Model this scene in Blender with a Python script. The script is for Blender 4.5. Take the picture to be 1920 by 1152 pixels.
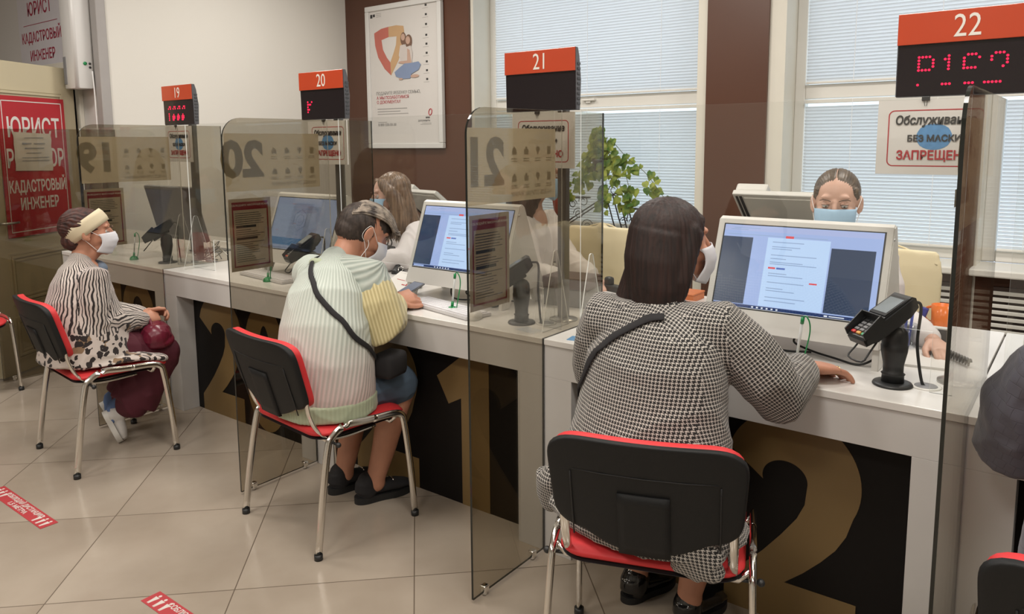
import bpy, bmesh, math, random
from mathutils import Vector, Matrix, noise
from mathutils.bvhtree import BVHTree
for o in list(bpy.data.objects): bpy.data.objects.remove(o, do_unlink=True)
SC = bpy.context.scene; COL = SC.collection
V = Vector; PI = math.pi
random.seed(7)
# ---------------------------------------------------------------- camera, world, lamps, exposure
cam = bpy.data.cameras.new('camera'); camo = bpy.data.objects.new('camera', cam); COL.objects.link(camo)
def _cam():
    p, y, r = .1281, -.6536, -.0075
    f = V((math.sin(y)*math.cos(p), math.cos(y)*math.cos(p), -math.sin(p)))
    r0 = V((math.cos(y), -math.sin(y), 0)); u0 = r0.cross(f)
    rr = math.cos(r)*r0+math.sin(r)*u0; uu = -math.sin(r)*r0+math.cos(r)*u0
    m = Matrix((rr, uu, -f)).transposed().to_4x4(); m.translation = V((1.5115, -2.1507, 1.4864))
    camo.matrix_world = m
_cam()
cam.sensor_width = 36; cam.lens = 1428.4/1920*36; cam.shift_y = -(576-451.8)/1920; cam.clip_start = .05
SC.camera = camo
SC.view_settings.view_transform = 'Standard'; SC.view_settings.look = 'None'
SC.view_settings.exposure = 0.0; SC.view_settings.gamma = 1.0; SC.view_settings.use_curve_mapping = False
wd = bpy.data.worlds.new('daylight'); SC.world = wd; wd.use_nodes = True
bg = wd.node_tree.nodes['Background']; bg.inputs[0].default_value = (.80, .90, 1, 1); bg.inputs[1].default_value = 1.8
CEIL = 3.15
def lamp(name, loc, sx, sy, power, color=(1, .94, .865)):
    l = bpy.data.lights.new(name, 'AREA'); l.shape = 'RECTANGLE'; l.size = sx; l.size_y = sy; l.energy = power; l.color = color
    o = bpy.data.objects.new(name, l); COL.objects.link(o); o.location = loc; return o
for i, (x, y) in enumerate([(-3.2, -.9), (-1.2, -.9), (.9, -.9), (3.0, -.9), (-3.2, -3.2), (-1.2, -3.2), (.9, -3.2), (3, -3.2), (-2.8, 1.3), (-.9, 1.3), (1.1, 1.3), (3.0, 1.3)]):
    lamp('ceiling_lamp', (x, y, CEIL-.03), .58, .58, 30 if y < 0 else 27.5)
# ---------------------------------------------------------------- materials
MATS = {}
def nd(nt, t, **kw):
    n = nt.nodes.new(t)
    for k, v in kw.items(): setattr(n, k, v)
    return n
def math_n(nt, op, a, b=None, c=None):
    n = nt.nodes.new('ShaderNodeMath'); n.operation = op
    for i, v in enumerate((a, b, c)):
        if v is None: continue
        if isinstance(v, (int, float)): n.inputs[i].default_value = v
        else: nt.links.new(v, n.inputs[i])
    return n.outputs[0]
def mixc(nt, f, a, b):
    n = nt.nodes.new('ShaderNodeMix'); n.data_type = 'RGBA'
    for i, v in ((0, f), (6, a), (7, b)):
        if isinstance(v, (int, float)): n.inputs[i].default_value = v
        elif isinstance(v, tuple): n.inputs[i].default_value = (*v[:3], 1)
        else: nt.links.new(v, n.inputs[i])
    return n.outputs[2]
def mat(name, col, rough=.5, metal=0, spec=.5, var=.06, vscale=9, bump=0, bscale=120, emit=0, coat=0, sheen=0):
    if name in MATS: return MATS[name]
    m = bpy.data.materials.new(name); m.use_nodes = True; nt = m.node_tree; b = nt.nodes['Principled BSDF']
    b.inputs['Base Color'].default_value = (*col, 1); b.inputs['Roughness'].default_value = rough
    b.inputs['Metallic'].default_value = metal; b.inputs['Specular IOR Level'].default_value = spec
    if coat: b.inputs['Coat Weight'].default_value = coat
    if sheen: b.inputs['Sheen Weight'].default_value = sheen
    tc = nd(nt, 'ShaderNodeTexCoord')
    if var:
        nz = nd(nt, 'ShaderNodeTexNoise'); nz.inputs['Scale'].default_value = vscale; nt.links.new(tc.outputs['Object'], nz.inputs['Vector'])
        c = mixc(nt, nz.outputs['Fac'], tuple(x*(1-var) for x in col), tuple(min(1, x*(1+var)) for x in col))
        nt.links.new(c, b.inputs['Base Color'])
    if bump:
        nz = nd(nt, 'ShaderNodeTexNoise'); nz.inputs['Scale'].default_value = bscale; nt.links.new(tc.outputs['Object'], nz.inputs['Vector'])
        bp = nd(nt, 'ShaderNodeBump'); bp.inputs['Strength'].default_value = bump; bp.inputs['Distance'].default_value = .002
        nt.links.new(nz.outputs['Fac'], bp.inputs['Height']); nt.links.new(bp.outputs['Normal'], b.inputs['Normal'])
    if emit:
        b.inputs['Emission Color'].default_value = (*col, 1); b.inputs['Emission Strength'].default_value = emit
    MATS[name] = m; return m
def glow(name, col, s=1.0):
    if name in MATS: return MATS[name]
    m = bpy.data.materials.new(name); m.use_nodes = True; nt = m.node_tree; b = nt.nodes['Principled BSDF']
    b.inputs['Base Color'].default_value = (.006, .006, .008, 1); b.inputs['Roughness'].default_value = .22; b.inputs['Specular IOR Level'].default_value = .3
    b.inputs['Emission Color'].default_value = (*col, 1); b.inputs['Emission Strength'].default_value = s
    MATS[name] = m; return m
def glass(name, tint, refl=1.0, rough=0.0):
    """thin sheet glass: tinted straight-through light plus a Fresnel reflection"""
    if name in MATS: return MATS[name]
    m = bpy.data.materials.new(name); m.use_nodes = True; nt = m.node_tree
    nt.nodes.remove(nt.nodes['Principled BSDF']); out = nt.nodes['Material Output']
    tr = nd(nt, 'ShaderNodeBsdfTransparent'); tr.inputs[0].default_value = (*tint, 1)
    gl = nd(nt, 'ShaderNodeBsdfGlossy'); gl.inputs['Roughness'].default_value = rough; gl.inputs[0].default_value = (refl, refl, refl, 1)
    geo = nd(nt, 'ShaderNodeNewGeometry'); fr = nd(nt, 'ShaderNodeFresnel')
    ior = math_n(nt, 'SUBTRACT', 1.5, math_n(nt, 'MULTIPLY', geo.outputs['Backfacing'], 1.5-1/1.5))
    nt.links.new(ior, fr.inputs['IOR'])
    mx = nd(nt, 'ShaderNodeMixShader'); nt.links.new(fr.outputs[0], mx.inputs[0]); nt.links.new(tr.outputs[0], mx.inputs[1]); nt.links.new(gl.outputs[0], mx.inputs[2])
    nt.links.new(mx.outputs[0], out.inputs[0]); MATS[name] = m; return m
def film(name, col, alpha):
    """printed translucent film"""
    if name in MATS: return MATS[name]
    m = bpy.data.materials.new(name); m.use_nodes = True; nt = m.node_tree; nt.nodes.remove(nt.nodes['Principled BSDF'])
    tr = nd(nt, 'ShaderNodeBsdfTransparent'); df = nd(nt, 'ShaderNodeBsdfDiffuse'); tl = nd(nt, 'ShaderNodeBsdfTranslucent')
    df.inputs[0].default_value = (*col, 1); tl.inputs[0].default_value = (*col, 1)
    m1 = nd(nt, 'ShaderNodeMixShader'); m1.inputs[0].default_value = .5; nt.links.new(df.outputs[0], m1.inputs[1]); nt.links.new(tl.outputs[0], m1.inputs[2])
    m2 = nd(nt, 'ShaderNodeMixShader'); m2.inputs[0].default_value = alpha; nt.links.new(tr.outputs[0], m2.inputs[1]); nt.links.new(m1.outputs[0], m2.inputs[2])
    nt.links.new(m2.outputs[0], nt.nodes['Material Output'].inputs[0]); MATS[name] = m; return m
WHITE = mat('white_laminate', (.60, .585, .57), .38, var=.03)
TOPW = mat('white_desk_top', (.74, .725, .70), .22, var=.03)
BLACKP = mat('black_plastic', (.018, .019, .02), .42, bump=.05, bscale=300)
BLACKM = mat('black_matt', (.012, .012, .013), .6)
CHROME = mat('chrome', (.82, .81, .78), .12, metal=1, var=.02)
ALU = mat('brushed_aluminium', (.55, .55, .54), .32, metal=1)
REDC = mat('red_upholstery', (.62, .035, .04), .52, spec=.4, bump=.12, bscale=500)
REDS = mat('red_print', (.42, .02, .03), .42)
DKRED = mat('dark_red_print', (.22, .012, .02), .45)
ORG = mat('orange_red_enamel', (.50, .06, .02), .25, coat=.5)
SKIN = mat('skin', (.56, .34, .255), .5, var=.1, vscale=30, bump=.08, bscale=400)
SKINW = mat('skin_warm', (.50, .235, .15), .5, var=.12, vscale=25, bump=.08, bscale=400)
PAPER = mat('white_paper', (.68, .66, .63), .6, var=.02)
INK = mat('black_ink', (.03, .03, .03), .6, var=0)
GREYINK = mat('grey_ink', (.28, .27, .26), .6, var=0)
CREAM = mat('cream_leather', (.66, .57, .37), .4, bump=.1, bscale=200)
GREEN = mat('green_plastic', (.01, .24, .07), .3)
PLW = mat('white_kiosk_plastic', (.66, .645, .61), .35, var=.02)
BEIGE = mat('beige_plastic', (.60, .585, .54), .4, var=.03)
DGREY = mat('dark_grey_plastic', (.06, .062, .066), .45)
MGREY = mat('mid_grey_plastic', (.20, .20, .21), .45)
# ---------------------------------------------------------------- mesh helpers
def mesh_obj(name, bm, m, parent=None, smooth=False, world=False):
    me = bpy.data.meshes.new(name); bm.normal_update(); bm.to_mesh(me); bm.free()
    return link(name, me, m, parent, smooth, world)
def link(name, me, m, parent=None, smooth=False, world=False):
    if world and parent is not None: me.transform(wm(parent).inverted())
    o = bpy.data.objects.new(name, me); COL.objects.link(o)
    for mm in (m if isinstance(m, (list, tuple)) else [m]): me.materials.append(mm)
    if smooth:
        for p in me.polygons: p.use_smooth = True
    if parent is not None: o.parent = parent
    return o
def wm(o):
    m = Matrix.LocRotScale(o.location, o.rotation_euler, o.scale)
    return wm(o.parent) @ m if o.parent else m
def thing(name, label, cat, loc=(0, 0, 0), rz=0, group=None):
    o = bpy.data.objects.new(name, None); COL.objects.link(o); o.empty_display_size = .05
    o.location = loc; o.rotation_euler = (0, 0, rz); o['label'] = label; o['category'] = cat
    if group: o['group'] = group
    return o
def tag(o, label, cat, group=None):
    o['label'] = label; o['category'] = cat
    if group: o['group'] = group
    return o
def struct(name, bm, m, parent=None, smooth=False):
    o = mesh_obj(name, bm, m, parent, smooth)
    if parent is None: o['kind'] = 'structure'
    return o
def copy_tree(o, parent=None):
    c = o.copy(); COL.objects.link(c); c.parent = parent
    for ch in list(o.children): copy_tree(ch, c)
    return c
def BM(): return bmesh.new()
def box(bm, x0, x1, y0, y1, z0, z1, bev=0, M=None, seg=2):
    r = bmesh.ops.create_cube(bm, size=1); vs = r['verts']
    bmesh.ops.scale(bm, vec=(x1-x0, y1-y0, z1-z0), verts=vs); bmesh.ops.translate(bm, vec=((x0+x1)/2, (y0+y1)/2, (z0+z1)/2), verts=vs)
    if bev:
        es = list({e for v in vs for e in v.link_edges})
        r = bmesh.ops.bevel(bm, geom=es, offset=bev, segments=seg, affect='EDGES', profile=.5); vs = list({v for f in r['faces'] for v in f.verts} | {v for v in vs if v.is_valid})
    if M is not None: bmesh.ops.transform(bm, matrix=M, verts=vs)
    return vs
def frame(t, ref=None):
    t = t.normalized()
    if ref is None or abs(t.dot(ref.normalized())) > .98: ref = V((0, 0, 1)) if abs(t.z) < .9 else V((1, 0, 0))
    s = ref.cross(t).normalized() if False else (ref - t*ref.dot(t)).normalized()
    return s, t.cross(s).normalized()
def sweep(bm, pts, rad, ref=None, n=12, cap=True, closed=False):
    """tube through pts; rad scalar, list, or list of (a along ref, b across)"""
    pts = [V(p) for p in pts]; N = len(pts)
    if not isinstance(rad, (list, tuple)): rad = [rad]*N
    elif isinstance(rad, tuple): rad = [rad]*N
    ref = V(ref) if ref is not None else None
    rings = []; s = None
    for i, p in enumerate(pts):
        a = pts[i-1] if (i > 0 or closed) else p; b = pts[(i+1) % N] if (i < N-1 or closed) else p
        t = (b-a).normalized() if (b-a).length > 1e-9 else V((0, 0, 1))
        if ref is not None: s, u = frame(t, ref)
        else:
            s, u = frame(t, s)
        ra, rb = rad[i] if isinstance(rad[i], (list, tuple)) else (rad[i], rad[i])
        rings.append([bm.verts.new(p+s*(ra*math.cos(2*PI*k/n))+u*(rb*math.sin(2*PI*k/n))) for k in range(n)])
    rng = range(N) if closed else range(N-1)
    for i in rng:
        A, B = rings[i], rings[(i+1) % N]
        for k in range(n): bm.faces.new((A[k], A[(k+1) % n], B[(k+1) % n], B[k]))
    if cap and not closed: bm.faces.new(rings[0][::-1]); bm.faces.new(rings[-1])
    return rings
def smoothpath(pts, n=6):
    pts = [V(p) for p in pts]; out = []
    P = [pts[0]*2-pts[1]]+pts+[pts[-1]*2-pts[-2]]
    for i in range(1, len(P)-2):
        for k in range(n):
            t = k/n; a, b, c, d = P[i-1], P[i], P[i+1], P[i+2]
            out.append(.5*((2*b)+(c-a)*t+(2*a-5*b+4*c-d)*t*t+(3*b-3*c+d-a)*t**3))
    out.append(pts[-1]); return out
def lathe(bm, prof, n=32, c=(0, 0, 0), M=None):
    rings = []; c = V(c)
    for r, z in prof:
        rings.append([bm.verts.new(c+V((r*math.cos(2*PI*k/n), r*math.sin(2*PI*k/n), z))) for k in range(n)])
    for A, B in zip(rings, rings[1:]):
        for k in range(n): bm.faces.new((A[k], A[(k+1) % n], B[(k+1) % n], B[k]))
    bm.faces.new(rings[0][::-1]); bm.faces.new(rings[-1])
    if M is not None: bmesh.ops.transform(bm, matrix=M, verts=[v for r in rings for v in r])
def cyl(bm, a, b, r, n=16): sweep(bm, [a, b], r, n=n)
def ball(bm, c, r, R=None, seg=16):
    rr = bmesh.ops.create_uvsphere(bm, u_segments=seg, v_segments=max(6, seg*2//3), radius=1)
    if not isinstance(r, (list, tuple)): r = (r, r, r)
    M = Matrix.Translation(V(c)) @ (R.to_4x4() if R is not None else Matrix.Identity(4)) @ Matrix.Diagonal((*r, 1))
    bmesh.ops.transform(bm, matrix=M, verts=rr['verts']); return rr['verts']
def prism(bm, pts, h, M=None, bev=0):
    """outline in local xy, extruded by h along +z, then placed by M"""
    n0 = [bm.verts.new((p[0], p[1], 0)) for p in pts]; n1 = [bm.verts.new((p[0], p[1], h)) for p in pts]; n = len(pts)
    f0 = bm.faces.new(n0[::-1]); f1 = bm.faces.new(n1)
    for i in range(n): bm.faces.new((n0[i], n0[(i+1) % n], n1[(i+1) % n], n1[i]))
    vs = n0+n1
    if bev:
        es = list(f0.edges)+list(f1.edges)
        r = bmesh.ops.bevel(bm, geom=es, offset=bev, segments=2, affect='EDGES'); vs = [v for v in bm.verts if v.is_valid and v in set(x for f in r['faces'] for x in f.verts)] + [v for v in vs if v.is_valid]
        vs = list(set(vs))
    if M is not None: bmesh.ops.transform(bm, matrix=M, verts=vs)
    return vs
def rrect(x0, x1, y0, y1, r, n=6, corners=(1, 1, 1, 1)):
    out = []
    for k, (cx, cy, a) in enumerate([(x1-r, y1-r, 0), (x0+r, y1-r, 90), (x0+r, y0+r, 180), (x1-r, y0+r, 270)]):
        if corners[k]:
            for i in range(n+1):
                t = math.radians(a+90*i/n); out.append((cx+r*math.cos(t), cy+r*math.sin(t)))
        else: out.append([(x1, y1), (x0, y1), (x0, y0), (x1, y0)][k])
    return out
def basis(o, x, y):
    """matrix with origin o, local x -> x, local y -> y, z = cross"""
    x = V(x).normalized(); y = V(y).normalized(); z = x.cross(y)
    return Matrix(((x.x, y.x, z.x, o[0]), (x.y, y.y, z.y, o[1]), (x.z, y.z, z.z, o[2]), (0, 0, 0, 1)))
def text_mesh(s, size, xs=1, align='CENTER', ext=.0004, bold=0, font_shear=0):
    c = bpy.data.curves.new('t', 'FONT'); c.body = s; c.size = size; c.align_x = align; c.align_y = 'CENTER'; c.extrude = ext; c.resolution_u = 3
    c.offset = bold; c.shear = font_shear
    o = bpy.data.objects.new('t', c); me = bpy.data.meshes.new_from_object(o)
    me.transform(Matrix.Diagonal((xs, 1, 1, 1))); bpy.data.objects.remove(o); bpy.data.curves.remove(c); return me
def text(name, s, size, M, m, parent, xs=1, align='CENTER', bold=0, shear=0, ext=.0004):
    me = text_mesh(s, size, xs, align, ext, bold, shear); me.transform(M); return link(name, me, m, parent)
def add_rects(bm, M, rects, t=.0006):
    for (x0, x1, y0, y1) in rects: prism(bm, [(x0, y0), (x1, y0), (x1, y1), (x0, y1)], t, M)
# ================================================================= the room
W = 2.65; XW = -4.05; DW = .42
def floor_mat():
    m = bpy.data.materials.new('floor_tiles'); m.use_nodes = True; nt = m.node_tree; b = nt.nodes['Principled BSDF']; MATS['floor'] = m
    uv = nd(nt, 'ShaderNodeUVMap'); sx = nd(nt, 'ShaderNodeSeparateXYZ'); nt.links.new(uv.outputs[0], sx.inputs[0])
    def edge(o):
        f = math_n(nt, 'FRACT', o); d = math_n(nt, 'ABSOLUTE', math_n(nt, 'SUBTRACT', f, .5)); return math_n(nt, 'GREATER_THAN', d, .5-.0032)
    g = math_n(nt, 'MAXIMUM', edge(sx.outputs[0]), edge(sx.outputs[1]))
    fl = nd(nt, 'ShaderNodeVectorMath', operation='FLOOR'); nt.links.new(uv.outputs[0], fl.inputs[0])
    wn = nd(nt, 'ShaderNodeTexWhiteNoise'); nt.links.new(fl.outputs[0], wn.inputs['Vector'])
    add = nd(nt, 'ShaderNodeVectorMath', operation='MULTIPLY_ADD'); nt.links.new(wn.outputs['Color'], add.inputs[0]); add.inputs[1].default_value = (9, 9, 9); nt.links.new(uv.outputs[0], add.inputs[2])
    nz = nd(nt, 'ShaderNodeTexNoise'); nz.inputs['Scale'].default_value = 1.6; nz.inputs['Detail'].default_value = 5; nt.links.new(add.outputs[0], nz.inputs['Vector'])
    r = nd(nt, 'ShaderNodeValToRGB'); r.color_ramp.elements[0].position = .3; r.color_ramp.elements[1].position = .72
    r.color_ramp.elements[0].color = (.315, .262, .208, 1); r.color_ramp.elements[1].color = (.405, .348, .285, 1); nt.links.new(nz.outputs['Fac'], r.inputs[0])
    c = mixc(nt, g, r.outputs[0], (.11, .08, .055)); nt.links.new(c, b.inputs['Base Color'])
    ro = math_n(nt, 'MULTIPLY_ADD', nz.outputs['Fac'], .14, .13); nt.links.new(math_n(nt, 'MAXIMUM', ro, math_n(nt, 'MULTIPLY', g, .7)), b.inputs['Roughness'])
    bp = nd(nt, 'ShaderNodeBump'); bp.inputs['Strength'].default_value = .4; bp.inputs['Distance'].default_value = .002; bp.invert = True
    nt.links.new(g, bp.inputs['Height']); nt.links.new(bp.outputs[0], b.inputs['Normal']); return m
def mk_floor():
    bm = BM(); box(bm, -8, 6.2, -6.2, W+.5, -.1, 0); ul = bm.loops.layers.uv.new('UVMap'); a = .7768; S = .6001
    for f in bm.faces:
        for l in f.loops:
            x, y = l.vert.co.x+1.1205, l.vert.co.y+1.2438
            l[ul].uv = ((x*math.cos(a)+y*math.sin(a))/S, (-x*math.sin(a)+y*math.cos(a))/S)
    struct('floor', bm, floor_mat())
mk_floor()
WALLW = mat('cream_white_wall_paint', (.66, .635, .585), .7, var=.02, vscale=2)
WALLG = mat('grey_white_wall_paint', (.60, .585, .575), .7, var=.02, vscale=2)
def brown_mat():
    m = mat('brown_glossy_wall_panels', (.085, .034, .019), .30, var=.12, vscale=1.3, bump=.03, bscale=30); return m
BROWN = brown_mat()
CREAMF = mat('cream_frame_paint', (.66, .63, .55), .45, var=.03)
bm = BM(); box(bm, -8, 6.2, -6.2, W+.5, CEIL, CEIL+.1); struct('ceiling', bm, mat('ceiling_white', (.75, .74, .71), .8, var=.01))
# far wall of the staff side with three window openings
OPEN = [(-2.54, -.62), (-.05, 1.575), (2.2, 3.9)]; SILLZ = .80
def wall_back():
    bm = BM(); xs = [XW-.3]; 
    for a, b in OPEN: xs += [a, b]
    xs.append(6.2)
    for i in range(0, len(xs), 2): box(bm, xs[i], xs[i+1], W, W+.5, 0, CEIL)
    struct('wall_back', bm, CREAMF); bm = BM()
    for a, b in OPEN: box(bm, a, b, W+.0, W+.5, 0, SILLZ-.04)
    struct('wall_back_lower', bm, BROWN)
wall_back()
for x0, x1 in [(XW, OPEN[0][0]-.03), (OPEN[0][1]+.07, OPEN[1][0]-.10), (OPEN[1][1]+.012, OPEN[2][0]-.06), (OPEN[2][1]+.06, 6.1)]:
    bm = BM(); box(bm, x0, x1, W-.02, W, 0, CEIL-.001); o = struct('wall_back_panel', bm, BROWN)
bm = BM(); box(bm, XW-.12, XW, DW+.0, W+.1, 0, CEIL); struct('wall_left', bm, WALLW)
bm = BM(); box(bm, -4.42, XW-.12, DW, DW+.15, 0, CEIL); box(bm, -5.32, -4.42, DW, DW+.15, 2.06, CEIL); box(bm, -8, -5.32, DW, DW+.15, 0, CEIL)
struct('wall_doorway', bm, WALLG)
bm = BM(); box(bm, -8, XW-.12, 1.9, 2.0, 0, CEIL); struct('wall_corridor', bm, WALLG)
bm = BM(); box(bm, -8.1, -8, -6.2, W+.5, 0, CEIL); struct('wall_far_left', bm, WALLW)
bm = BM(); box(bm, 6.1, 6.2, -6.2, W+.5, 0, CEIL); struct('wall_right', bm, WALLW)
bm = BM(); box(bm, -8, 6.2, -6.3, -6.2, 0, CEIL); struct('wall_front', bm, WALLW)
# grey corner strip beside the door
bm = BM(); box(bm, XW-.075, XW+.012, DW-.018, DW+.05, 0, CEIL-.001, .006); struct('trim_1', bm, mat('grey_trim', (.33, .31, .30), .5))
bm = BM(); box(bm, -4.42, -4.36, DW-.03, DW+.0, 0, 2.1, .004); box(bm, -5.36, -5.30, DW-.03, DW, 0, 2.1, .004); box(bm, -5.36, -4.36, DW-.03, DW, 2.045, 2.1, .004)
struct('trim_2', bm, CREAMF)
bm = BM(); box(bm, XW, XW+.012, DW+.06, W-.02, 0, .08, .003); struct('baseboard_left', bm, CREAMF)
# ---------------------------------------------------------------- windows and blinds
SLAT = bpy.data.materials.new('blind_slat'); SLAT.use_nodes = True
def _slat():
    nt = SLAT.node_tree; b = nt.nodes['Principled BSDF']; b.inputs['Base Color'].default_value = (.80, .81, .82, 1); b.inputs['Roughness'].default_value = .45
    tl = nd(nt, 'ShaderNodeBsdfTranslucent'); tl.inputs[0].default_value = (.80, .84, .88, 1); mx = nd(nt, 'ShaderNodeMixShader'); mx.inputs[0].default_value = .35
    nt.links.new(b.outputs[0], mx.inputs[1]); nt.links.new(tl.outputs[0], mx.inputs[2]); nt.links.new(mx.outputs[0], nt.nodes['Material Output'].inputs[0])
_slat()
WFR = mat('window_frame_white', (.70, .685, .64), .35, var=.02); CORD = mat('white_cord', (.85, .85, .85), .6, var=0)
PANE = glass('window_pane', (.96, .98, .98), .8)
def blind(x0, x1, z0, z1, y, label, grp):
    t = thing('venetian_blind', label, 'blind', ((x0+x1)/2, y, z0), 0, grp); w = (x1-x0)/2; h = z1-z0
    bm = BM(); n = int((h-.03)/.0205)
    for i in range(n):
        z = .018+i*.0205; a = math.radians(-52)
        M = Matrix.Translation((0, 0, z)) @ Matrix.Rotation(a, 4, 'X')
        pts = [(-w, -.0125, -.0007), (-w, -.004, .001), (-w, .004, .001), (-w, .0125, -.0007)]
        L = [bm.verts.new(M @ V(p)) for p in pts]; R = [bm.verts.new(M @ V((w, p[1], p[2]))) for p in pts]
        for k in range(3): bm.faces.new((L[k], R[k], R[k+1], L[k+1]))
    mesh_obj('slats', bm, SLAT, t, True)
    bm = BM(); box(bm, -w, w, -.011, .011, -.004, .010, .003); mesh_obj('bottom_rail', bm, WFR, t)
    bm = BM(); box(bm, -w, w, -.014, .014, h-.024, h, .003); mesh_obj('head_rail', bm, WFR, t)
    for cx in ([-w+.26, w-.26] if w < .6 else [-w+.28, -w+.28+(2*w-.56)/2, w-.28]):
        bm = BM(); cyl(bm, (cx, -.0135, 0), (cx, -.0135, h), .0016, 6); mesh_obj('ladder_cord', bm, CORD, t)
def window(i, a, b):
    y = W+.21; tr = 1.79
    bm = BM(); fw = .065
    for (x0, x1, z0, z1) in [(a, a+fw, SILLZ, CEIL), (b-fw, b, SILLZ, CEIL), (a+fw, b-fw, SILLZ, SILLZ+fw), (a+fw, b-fw, tr-.045, tr+.045), (a+fw, b-fw, 3.02, CEIL)]:
        box(bm, x0, x1, y, y+.07, z0, z1, .006)
    o = struct('window_%d' % i, bm, WFR)
    bm = BM(); box(bm, a+fw, b-fw, y+.045, y+.05, SILLZ+fw, 3.02); mesh_obj('pane', bm, PANE, o)
    bm = BM(); box(bm, (a+b)/2-.05+(.0), (a+b)/2+.06, y-.03, y, tr+.006, tr+.02, .004); box(bm, (a+b)/2-.02, (a+b)/2+.02, y-.02, y, tr-.01, tr+.02, .004); mesh_obj('window_latch', bm, WFR, o)
    names = ['window behind counters 20 and 21', 'window behind counter 22', 'window right of counter 22']
    blind(a+fw+.01, b-fw-.01, SILLZ+fw+.005, tr-.05, y-.016, 'lower white venetian blind on the '+names[i-1], 'lower venetian blinds')
    blind(a+fw+.01, b-fw-.01, tr+.05, 3.0, y-.016, 'upper white venetian blind on the '+names[i-1], 'upper venetian blinds')
    bm = BM(); box(bm, a-.02, b+.02, W-.12, W+.2, SILLZ-.04, SILLZ, .008); tag(mesh_obj('window_sill', bm, WFR), 'white window sill of the '+names[i-1], 'window sill', 'window sills')
    # slatted radiator cover below the sill
    t = thing('radiator_cover', 'beige slatted radiator cover under the '+names[i-1], 'radiator cover', ((a+b)/2, W-.03, 0), 0, 'radiator covers'); w = (b-a)/2-.1
    bm = BM(); box(bm, -w, w, -.01, .02, .05, .70); mesh_obj('backing', bm, mat('dark_brown_panel', (.03, .015, .01), .5), t)
    bm = BM()
    for k in range(17):
        z = .10+k*.035; box(bm, -w+.01, w-.01, -.028, -.012, z, z+.020, .003, Matrix.Translation((0, 0, 0)))
    mesh_obj('slats', bm, BEIGE, t)
for i, (a, b) in enumerate(OPEN): window(i+1, a, b)
# ---------------------------------------------------------------- open door leaf, its signs
hx, hy = -4.375, .345; dd = V((.494, -.87, 0)).normalized(); dn = V((.87, .494, 0)).normalized()
DM = basis((hx, hy, 0), dd, (0, 0, 1))   # local x from hinge towards the free edge, y up, z = into +? 
OLIVE = mat('cream_door_paint', (.52, .46, .32), .42, var=.05, vscale=3)
def door():
    nz = DM.to_3x3() @ V((0, 0, 1)); s = 1 if nz.dot(V((1.5, -2.1, 0))-V((hx, hy, 0))) > 0 else -1
    bm = BM(); prism(bm, [(0, .01), (.84, .01), (.84, 2.03), (0, 2.03)], .04, DM @ Matrix.Translation((0, 0, -.02)), .004)
    o = struct('door_1', bm, OLIVE)
    def panel(z0, z1):
        bm = BM()
        for k, (d, h) in enumerate([(0, .004), (.02, .010), (.045, .004)]):
            out = [(.12+d, z0+d), (.72-d, z0+d), (.72-d, z1-d), (.12+d, z1-d)]; inn = [(.12+d+.014, z0+d+.014), (.72-d-.014, z0+d+.014), (.72-d-.014, z1-d-.014), (.12+d+.014, z1-d-.014)]
            for q in range(4):
                prism(bm, [out[q], out[(q+1) % 4], inn[(q+1) % 4], inn[q]], h, DM @ Matrix.Translation((0, 0, .02 if s > 0 else -.02-h)))
        mesh_obj('door_panel', bm, OLIVE, o)
    panel(.10, .38); panel(.46, .80); panel(.90, 1.86)
    bm = BM()
    for z in (.25, 1.0, 1.75): cyl(bm, DM @ V((-.005, z, .0)), DM @ V((-.005, z+.09, .0)), .009, 10)
    mesh_obj('hinge', bm, ALU, o, True)
    bm = BM(); cyl(bm, DM @ V((.77, 1.0, .02*s)), DM @ V((.77, 1.0, .07*s)), .009); cyl(bm, DM @ V((.77, 1.0, .065*s)), DM @ V((.66, 1.0, .065*s)), .008)
    mesh_obj('door_handle', bm, ALU, o, True)
    return s
DS = door()
def on_door(x, z, off):   # local frame of lettering lying on the visible door face: text x runs from the free edge to the hinge
    p = DM @ V((x, z, DS*(.02+off))); return basis(p, -dd, (0, 0, 1))
def door_sign():
    t = thing('door_sign', 'red door poster with white Cyrillic lettering on the open door', 'sign', (0, 0, 0))
    bm = BM(); prism(bm, [(0, 0), (.59, 0), (.59, .91), (0, .91)], .002, on_door(.72, .90, .012)); mesh_obj('sheet', bm, REDS, t)
    M = on_door(.72, .90, .0145); bm = BM()
    add_rects(bm, M, [(.03, .56, .03, .036), (.03, .56, .874, .88), (.03, .036, .03, .88), (.554, .56, .03, .88)]); mesh_obj('border', bm, PAPER, t)
    for s, z, sz, xs in [('ЮРИСТ', .70, .175, .72), ('РИЭЛТОР', .50, .165, .64), ('КАДАСТРОВЫЙ', .32, .105, .62), ('ИНЖЕНЕР', .205, .105, .66)]:
        text('lettering', s, sz, M @ Matrix.Translation((.295, z, .0006)), PAPER, t, xs, bold=.0025)
    n = thing('taped_note', 'crumpled white note taped over the middle of the red door poster', 'note', (0, 0, 0))
    M = on_door(.72, .90, .018); bm = BM(); r = random.Random(3)
    g = [[bm.verts.new(M @ V((.10+.33*i/8+(.006 if j % 2 else 0), .43+.25*j/6-.01*i/8, .004*r.random()))) for i in range(9)] for j in range(7)]
    for j in range(6):
        for i in range(8): bm.faces.new((g[j][i], g[j][i+1], g[j+1][i+1], g[j+1][i]))
    mesh_obj('sheet', bm, mat('aged_paper', (.58, .53, .45), .6), n, True); bm = BM()
    add_rects(bm, M @ Matrix.Translation((0, 0, .0055)), [(.19, .36, .64, .645), (.17, .25, .60, .610), (.27, .37, .60, .608), (.19, .36, .57, .578), (.20, .33, .54, .545), (.16, .40, .51, .515), (.16, .40, .49, .495)]); mesh_obj('printed_lines', bm, GREYINK, n)
door_sign()
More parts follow.
